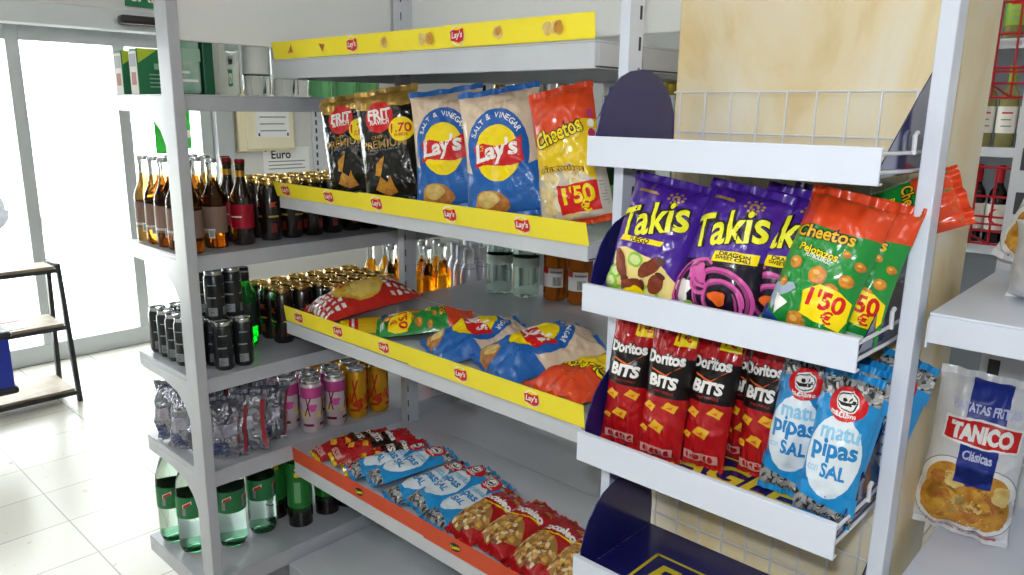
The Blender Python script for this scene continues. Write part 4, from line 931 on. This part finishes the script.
def art_pipas(D, w, h):
    D.rect(-w/2, w/2, .01, h*.16, SEED[1]); scatter(D, -w*.48, w*.48, .012, h*.17, 90, 3, SEED)
    D.rect(-w/2, w/2, h*.80, h, SEED[1]); scatter(D, -w*.48, w*.48, h*.79, h*.985, 100, 5, SEED)
    D.poly([(-w/2, h*.18), (w/2, h*.10), (w/2, h*.22), (-w/2, h*.27)], PIB); D.poly([(-w/2, h*.73), (w/2, h*.73), (w/2, h*.82), (0, h*.86), (-w/2, h*.82)], PIB)
    D.ell(0, h*.455, w*.43, h*.27, mat('pipas_white', '#dfeaf2', .35))
    D.text('matu', w*.03, h*.615, w*.62, LBLUE, h=.021, bold=.03, rot=.05); D.text('pipas', -w*.0, h*.495, w*.72, mat('pipas_blue', '#1f86c8', .38), h=.034, bold=.03, rot=.05); D.text('con', -w*.28, h*.36, w*.16, LBLUE, h=.008); D.text('SAL', w*.06, h*.365, w*.42, mat('pipas_blue', '#1f86c8'), h=.021, bold=.03, rot=.03)
    D.ell(w*.02, h*.80, w*.30, w*.30, RED); D.ell(w*.02, h*.815, w*.19, w*.19, WHITE); D.ell(w*.02, h*.815, w*.165, w*.165, BLACK); D.ell(w*.02, h*.815, w*.145, w*.145, WHITE)
    D.poly([(w*.02-.012, h*.812), (w*.02+.012, h*.818), (w*.02+.008, h*.795), (w*.02-.006, h*.79)], BLACK); D.ell(w*.02-.004, h*.83, .0015, .0025, BLACK, n=8); D.ell(w*.02+.005, h*.832, .0015, .0025, BLACK, n=8)
    D.arc('matutano', w*.02, h*.80, w*.245, R_(205), R_(335), .012, WHITE, bold=.02) if False else D.text('matutano', w*.02, h*.742, w*.42, WHITE, h=.0075, bold=.03, bend=-.05)
def art_cocteleo(D, w, h):
    D.ell(0, h*.30, w*.42, h*.23, mat('nut_ground', '#a5763c', .5), wob=.08, seed=3)  # brown printed ground under the nut pieces
    chips(D, 0, h*.29, .040, 80, 11, (mat('nut_tan', '#c99a55', .5), mat('nut_pale', '#e3cf9f', .5), mat('nut_brown', '#7d4c26', .5), mat('nut_gold', '#d8a83e', .5)), 1.2, 1.15, .17)
    D.text('Cocteleo', 0, h*.63, w*.80, WHITE, h=.024, bold=.05, rot=.14, bend=.04); D.poly([(-w*.36, h*.50), (0, h*.545), (w*.38, h*.62), (w*.40, h*.60), (0, h*.525), (-w*.34, h*.485)], YEL); D.text('MIX', w*.3, h*.80, w*.2, GOLDP, bold=.02)
    scatter(D, -w*.45, w*.45, h*.84, h*.94, 12, 4, [GOLDP, CTR], .006, .003)
def art_check(D, w, h):
    for sgn in (0, 1):
        for i in range(7):
            for j in range(4):
                if sgn == 0 and i < 2 and j > 2: continue
                x = -w*.46+w*.92*i/6.8; y = (h*.03+h*.062*j) if sgn == 0 else (h*.70+h*.068*j)
                D.rect(x, x+w*.075, y, y+h*.038, WHITE, layer=1)
    D.ell(0, h*.47, w*.42, h*.24, mat('print_mustard', '#e2b53a', .4), layer=2); D.ell(w*.12, h*.50, w*.26, h*.17, mat('print_sun', '#e9c964', .4), layer=3)
    chips(D, -w*.22, h*.40, .034, 12, 21, (mat('print_rust', '#a83a1c', .4), mat('print_tomato', '#d0482a', .4), CHIP), 1.3, 1, .35)
    D.ell(w*.1, h*.86, w*.09, h*.05, WHITE); D.ell(w*.1, h*.86, w*.075, h*.042, RED)
def art_tanico(D, w, h):
    def cloud(g, m):
        for (x, y, rx, ry) in ((-.20, .30, .24, .115), (.02, .215, .44, .135), (.22, .29, .22, .105), (-.22, .20, .24, .13), (.26, .20, .20, .12)): D.ell(w*x, h*y*1.12, w*rx+g, h*ry*1.12+g, m, layer=L)
    L = 1; cloud(.010, GREYP); L = 2; cloud(.0085, WHITE); L = 3; cloud(.0, CHIP)
    L = 3; D.layer = 3; R = random.Random(8)
    for k in range(34):
        x = R.uniform(-.36, .40); y = R.uniform(.13, .375); D.ell(w*x, h*y, w*R.uniform(.07, .13), h*R.uniform(.03, .06), (CHIP, CHIPL, CHIP, CHIPD)[k % 4], rot=R.uniform(-.8, .8), n=16, wob=.07, seed=k, layer=4+k % 3, clip=(-w*.43, w*.43, h*.11, h*.43))
    D.layer = 7
    D.poly([(-w*.16, h*.40), (w*.0, h*.345), (w*.24, h*.40), (w*.24, h*.955), (-w*.16, h*.955)], NAVY)
    D.rect(-w*.16, w*.24, h*.36, h*.47, NAVY, layer=D.layer)
    D.text('PATATAS FRITAS', w*.03, h*.815, w*.66, mat('print_lilac', '#c9cdea', .4), h=.0155, bold=.035, bend=-.02)
    D.poly([(-w*.36, h*.60), (w*.0, h*.585), (w*.42, h*.59), (w*.42, h*.735), (w*.0, h*.755), (-w*.35, h*.74)], WHITE); D.poly([(-w*.34, h*.612), (w*.0, h*.598), (w*.40, h*.602), (w*.40, h*.722), (w*.0, h*.742), (-w*.33, h*.728)], RED)
    D.text('TANICO', w*.03, h*.668, w*.62, WHITE, h=.029, bold=.06)
    D.text('Clásicas', w*.04, h*.535, w*.31, mat('print_lilac', '#c9cdea'), h=.017, bold=.03)
    D.text('Las fritas de siempre', w*.02, h*.045, w*.72, RED, h=.010, bold=.03, shear=.15)
    D.poly([(w*.38, h*.80), (w*.47, h*.82), (w*.47, h*.90), (w*.41, h*.91)], RED); D.ell(w*.43, h*.86, .005, .008, WHITE)

# -- second shelf of the snack unit, standing
S2 = 1.3195
bag('chip_bag', 'black and gold crisp bag with round red logo, leftmost on the upper snack shelf', 'black and gold crisp bags', 1.655, 1.125, S2, 12, 11, 24, .158, .256, .045, FBK, FBK, FGD, FBK, art_frit, price_frit, 11, taper=.12)
bag('chip_bag', 'black and gold crisp bag with round red logo, next to the first blue bag', 'black and gold crisp bags', 1.470, 1.104, S2, 10, 9, 26, .160, .270, .045, FBK, FBK, FGD, FBK, art_frit, price_frit, 12, taper=.12)
bag('chip_bag', 'blue and beige salt and vinegar crisp bag, beside the black and gold bags', 'standing blue crisp bags', 1.292, 1.125, S2, 11, 8, 26, .180, .270, .05, LB, LB, LBL, LBL, art_lays, None, 13, crumple=1.1)
bag('chip_bag', 'blue and beige salt and vinegar crisp bag, beside the red and yellow puffs bag', 'standing blue crisp bags', 1.102, 1.104, S2, 11, 9, 26, .178, .268, .05, LB, LB, LBL, LBL, art_lays, None, 14, crumple=1.1)
bag('puffs_bag', 'red and yellow cheese puffs bag with red price panel, standing on the upper snack shelf', None, .925, 1.106, S2, 8, 13, 20, .140, .266, .055, CHY, CLRF, CHO, CHO, art_cheetos, price_cheetos, 15, crumple=1.3, taper=-.16)
# -- third shelf, lying
S3 = .9625
def art_flat(D, w, h): D.rect(-w/2, w/2, h*.10, h*.2, RED); D.rect(-w/2, w/2, h*.13, h*.16, WHITE)
bag('chip_bag', 'red and white checked bag lying at the far end of the middle snack shelf', None, 1.80, 1.125, S3+.004, 82, 0, -14, .20, .31, .072, CKR, CKR, CKR, CKR, art_check, None, 21, puff=.6, backf=.4, crumple=1.7)
bag('puffs_bag', 'flat yellow bag lying under the red checked bag', None, 1.63, 1.105, S3, 89, -35, 0, .15, .24, .010, CHY, CHY, CHY, CHY, art_flat, None, 22, crumple=.4)
bag('puffs_bag', 'green puffs bag with yellow price label lying on the middle snack shelf', None, 1.50, 1.135, S3+.008, 84, -34, -6, .15, .26, .05, PGN, PGN, CHO, PGN, art_pelotazos, price_pel, 23, backf=.4, crumple=1.6)
bag('chip_bag', 'blue crisp bag lying on the middle snack shelf beside the green bag', 'lying blue crisp bags', 1.29, 1.120, S3, 80, -26, 0, .185, .265, .06, LB, LB, LBL, LBL, art_lays, None, 24, puff=.5, backf=.4, crumple=1.9)
bag('chip_bag', 'blue crisp bag lying on the middle snack shelf beside the yellow puffs bag', 'lying blue crisp bags', 1.09, 1.112, S3, 76, -26, 0, .195, .28, .066, LB, LB, LBL, LBL, art_lays, None, 25, puff=.5, backf=.4, crumple=1.9)
bag('puffs_bag', 'yellow puffs bag with red foot lying at the near end of the middle snack shelf', None, .91, 1.105, S3, 86, -10, 180, .165, .27, .07, CHY, CLRF, CHO, CHO, art_cheetos, None, 26, puff=.5, backf=.4, crumple=1.8)
# -- fourth shelf, lying
S4 = .5425
for i, (y, x, z, l) in enumerate(((1.80, 1.115, S4, 'red and black corn snack bag lying at the far end of the lowest snack shelf'), (1.72, 1.125, S4+.012, 'red and black corn snack bag lying second from the far end, lowest snack shelf'), (1.645, 1.118, S4, 'red and black corn snack bag lying partly under the blue seed bags'))):
    bag('corn_snack_bag', l, 'lying red corn snack bags', y, x, z, 86-3*i, 0, -15-5*i, .09, .25, .035, DRD, DRD, DRD, CHY, art_doritos, None, 31+i, backf=.4, crumple=1.3)
PL = ['blue and white sunflower seed bag lying farthest left of its row', 'blue and white sunflower seed bag lying second from the left of its row', 'blue and white sunflower seed bag lying in the middle of its row', 'blue and white sunflower seed bag lying second from the red nut mix bags', 'blue and white sunflower seed bag lying against the red nut mix bags']
for i, y in enumerate((1.615, 1.535, 1.445, 1.365, 1.295)):
    bag('seed_bag', PL[i], 'lying seed bags', y, 1.112+.006*(i % 2), S4+(.015 if i % 2 else 0)+(.010 if i == 0 else 0), 84, 0, -18+3*i, .092, .255, .028, PIB, PIB, PIB, PIB, art_pipas, None, 41+i, backf=.4)
CL = ['red nut mix bag lying next to the blue seed bags', 'red nut mix bag lying second from the blue seed bags', 'red nut mix bag lying third from the blue seed bags', 'red nut mix bag lying nearest on the lowest snack shelf']
for i, y in enumerate((1.205, 1.10, 1.0, .90)):
    bag('nut_mix_bag', CL[i], 'lying nut mix bags', y, 1.112, S4+(.010 if i % 2 else 0), 82, 0, -10+2*i, .125, .215, .05, CTR, CTR, CTR, CTR, art_cocteleo, None, 51+i, backf=.4)
# -- rack, second level
F2, F3 = ZE[1]-.0365, ZE[2]-.0365
bag('corn_snack_bag', 'purple rolled corn snack bag with brown rolls picture, leftmost on the rack', None,   .652, .992, F2, 14, -8, 4, .142, .206, .05, TKP, TKP, TKP, TKP, art_takis, None, 61)
bag('corn_snack_bag', 'purple and black corn snack bag with pink swirls, front one on the rack', 'purple and black corn snack bags', .524, .994, F2, 16, -9, 2, .136, .205, .05, TKP, TKP, TKP, TKP, art_takis2, None, 62)
bag('corn_snack_bag', 'purple and black corn snack bag just behind the front pink swirl one', 'purple and black corn snack bags', .455, 1.030, F2, 16, -9, -4, .132, .203, .045, TKP, TKP, TKP, TKP, art_takis2, None, 63)
bag('corn_snack_bag', 'purple and black corn snack bag beside the green puffs bag, rear of three', 'purple and black corn snack bags', .425, 1.062, F2, 14, -9, -6, .13, .20, .045, TKP, TKP, TKP, TKP, art_takis2, None, 64)
bag('puffs_bag', 'green and orange puffs bag with yellow price label, front one on the rack', 'green and orange puffs bags', .380, .990, F2, 18, -10, 0, .120, .210, .05, PGN, PGN, CHO, PGN, art_pelotazos, price_pel, 65)
bag('puffs_bag', 'green and orange puffs bag half hidden behind the front green bag', 'green and orange puffs bags', .346, 1.036, F2, 15, -8, -2, .104, .200, .04, PGN, PGN, CHO, PGN, art_pelotazos, price_pel, 66)
bag('puffs_bag', 'orange topped puffs bag sticking out behind the rack post', 'green and orange puffs bags', .352, 1.168, F2+.085, 4, -66, 0, .085, .205, .03, PGN, PGN, CHO, PGN, art_pelotazos, price_pel, 67)
# -- rack, third level
DL = ['red and black corn snack bag, leftmost of those standing on the rack', 'red and black corn snack bag, second from the left on the rack', 'red and black corn snack bag, third from the left on the rack', 'red and black corn snack bag nearest the blue seed bags on the rack']
for i, (y, x, yaw, roll, lean) in enumerate(((.700, 1.026, 10, 3, 7), (.622, 1.022, 6, 2, 7), (.556, 1.050, 4, 2, 8), (.478, 1.082, -6, -2, 7))):
    bag('corn_snack_bag', DL[i], 'standing red corn snack bags', y, x, F3, lean, -roll, yaw, .082, .242, .038, DRD, DRD, DRD, DRD, art_doritos, price_doritos if i < 3 else None, 71+i, taper=.10)
bag('corn_snack_bag', 'red and black corn snack bag standing behind the front row on the rack', 'standing red corn snack bags', .520, 1.125, F3, 6, 0, 0, .080, .23, .034, DRD, DRD, DRD, DRD, art_doritos, None, 76)
bag('corn_snack_bag', 'red and black corn snack bag behind, close to the seed bags on the rack', 'standing red corn snack bags', .440, 1.150, F3, 6, 0, 0, .080, .23, .034, DRD, DRD, DRD, DRD, art_doritos, None, 77)
PS = ['blue and white sunflower seed bag standing next to the red bags on the rack', 'blue and white sunflower seed bag standing front right on the rack', 'blue and white sunflower seed bag standing behind the front right one', 'blue and white sunflower seed bag farthest back on the rack', 'blue seed bag leaning out behind the rack post']
for i, (y, x, yaw, roll, lean) in enumerate(((.414, 1.055, 8, -4, 9), (.340, 1.014, 8, -5, 11), (.343, 1.058, 0, -7, 11), (.352, 1.100, -4, -5, 9), (.318, 1.152, 0, -12, 5))):
    bag('seed_bag', PS[i], 'standing seed bags', y, x, F3, lean, roll, yaw, .080, .222, .032, PIB, PIB, PIB, PIB, art_pipas, None, 81+i)
# -- right hand unit
bag('chip_bag', 'large white crisp bag with red and blue name panel on the lower right shelf', None, .226, 1.305, .8735, 4, -3, 8, .142, .275, .055, TNW, TNW, TNW, TNW, art_tanico, None, 91)
bag('chip_bag', 'white crisp bag standing on the upper right shelf before the slotted post', None, .172, 1.40, 1.2935, 4, -16, 0, .13, .20, .05, TNW, TNW, TNW, TNW, art_tanico, None, 92)
t = thing('paper_sack', 'plain white crumpled package on the upper right shelf at the frame edge', 'package', (1.33, .12, 1.2935))
mb = MB(); q = Pouch(.16, .13, .10, 95, puff=.25, crumple=1.5)
for G, fl in ((q.F, False), (q.B, True)):
    vs = [p for r in G for p in r]; fs = []
    for j in range(q.ny):
        for i in range(q.nx):
            c4 = (j*(q.nx+1)+i, j*(q.nx+1)+i+1, (j+1)*(q.nx+1)+i+1, (j+1)*(q.nx+1)+i); fs.append(tuple(reversed(c4)) if fl else c4)
    mb.add(vs, fs, TNW)
o = mb.build('package_body', t); o.data.shade_smooth(); t.rotation_euler = frame(0, 0, 0).to_euler(); t.location = (1.30, .135, 1.288)
MB().prism([(-.080, 0), (.080, 0), (.074, .011), (-.074, .011)], 'z', -.001, .001, TNW).build('bottom_seal', t)
# -- silver pouches on the fourth shelf of the end unit
SIL = foil('pouch_red_edge', '#a5343c', .3); PBB = mat('pouch_blue_print', '#4a5a8e', .4)
def art_silver(D, w, h):
    D.rect(w*.40, w*.47, .01, h*.85, SIL); D.rect(-w*.40, -w*.36, .01, h*.85, mat('pouch_pale', '#b6b2b4', .3, metal=.3))
    for k in range(3): D.rect(-w*.30, w*.05, h*(.10+.07*k), h*(.14+.07*k), PBB)
    D.poly([(-w*.30, h*.35), (w*.25, h*.42), (w*.25, h*.62), (-w*.30, h*.55)], mat('pouch_pale2', '#a7a5b4', .3, metal=.4))
SP = ['silver foil pouch at the outer end of the shelf, left of the near post', 'silver foil pouch second from the outer end, left of the near post', 'silver foil pouch with red edge just right of the near post', 'silver foil pouch with red edge in the middle of its row', 'silver foil pouch with red edge next to the pink cans', 'silver foil pouch at the back of the fourth shelf', 'silver foil pouch leaning behind the front row of pouches']
for i, (x, y, yaw, roll) in enumerate(((.85, 2.15, 20, 4), (.86, 2.05, 25, -4), (.92, 1.925, 60, -3), (.985, 1.935, 35, 3), (1.055, 1.935, 70, -6), (.96, 2.10, 50, 0), (1.05, 2.03, 60, 4))):
    bag('foil_pouch', SP[i], 'silver foil pouches', y, None, z4, 6, roll, yaw, .115, .175, .045, SLV, SLV, SLV, SLV, art_silver, None, 101+i, cat='pouch', xc=x, crumple=2.2)
# ================================================================== LIGHT
def area(name, loc, rot, sx, sy, e, c=(1, 1, 1)):
    l = bpy.data.lights.new(name, 'AREA'); l.shape = 'RECTANGLE'; l.size = sx; l.size_y = sy; l.energy = e; l.color = c
    o = bpy.data.objects.new(name, l); COL.objects.link(o); o.location = loc; o.rotation_euler = rot
    return o
for (x, y, e) in ((-.6, .3, 11), (-.8, 2.4, 16), (.4, -1.6, 10), (2.9, 2.6, 15), (2.9, 0.2, 11), (1.2, 3.6, 10)):
    area('ceiling_lamp', (x, y, 2.73), (0, 0, 0), .25, 1.2, e, (1, .97, .92))
fl = area('camera_flash', tuple(Vector((0, 0, 1.55))+U2*.09-R2*.03-Fv*.02), co.rotation_euler if False else co.matrix_world.to_euler(), .06, .035, 8.3, (.93, .96, 1))
w = bpy.data.worlds.new('world'); sc.world = w; w.use_nodes = True
bg = w.node_tree.nodes['Background']; bg.inputs['Color'].default_value = (.93, .97, 1, 1); bg.inputs['Strength'].default_value = 9.0
sn = bpy.data.lights.new('sun', 'SUN'); sn.energy = 22; sn.angle = .01; so = bpy.data.objects.new('sun', sn); COL.objects.link(so); so.rotation_euler = (math.radians(35), math.radians(20), 0)
sc.view_settings.view_transform = 'Standard'; sc.view_settings.look = 'None'; sc.view_settings.gamma = 1; sc.view_settings.use_curve_mapping = False
sc.view_settings.exposure = 0.0
sc.cycles.use_denoising = True
sc.cycles.max_bounces = 12; sc.cycles.transmission_bounces = 8; sc.cycles.transparent_max_bounces = 12; sc.cycles.caustics_refractive = False; sc.cycles.caustics_reflective = False
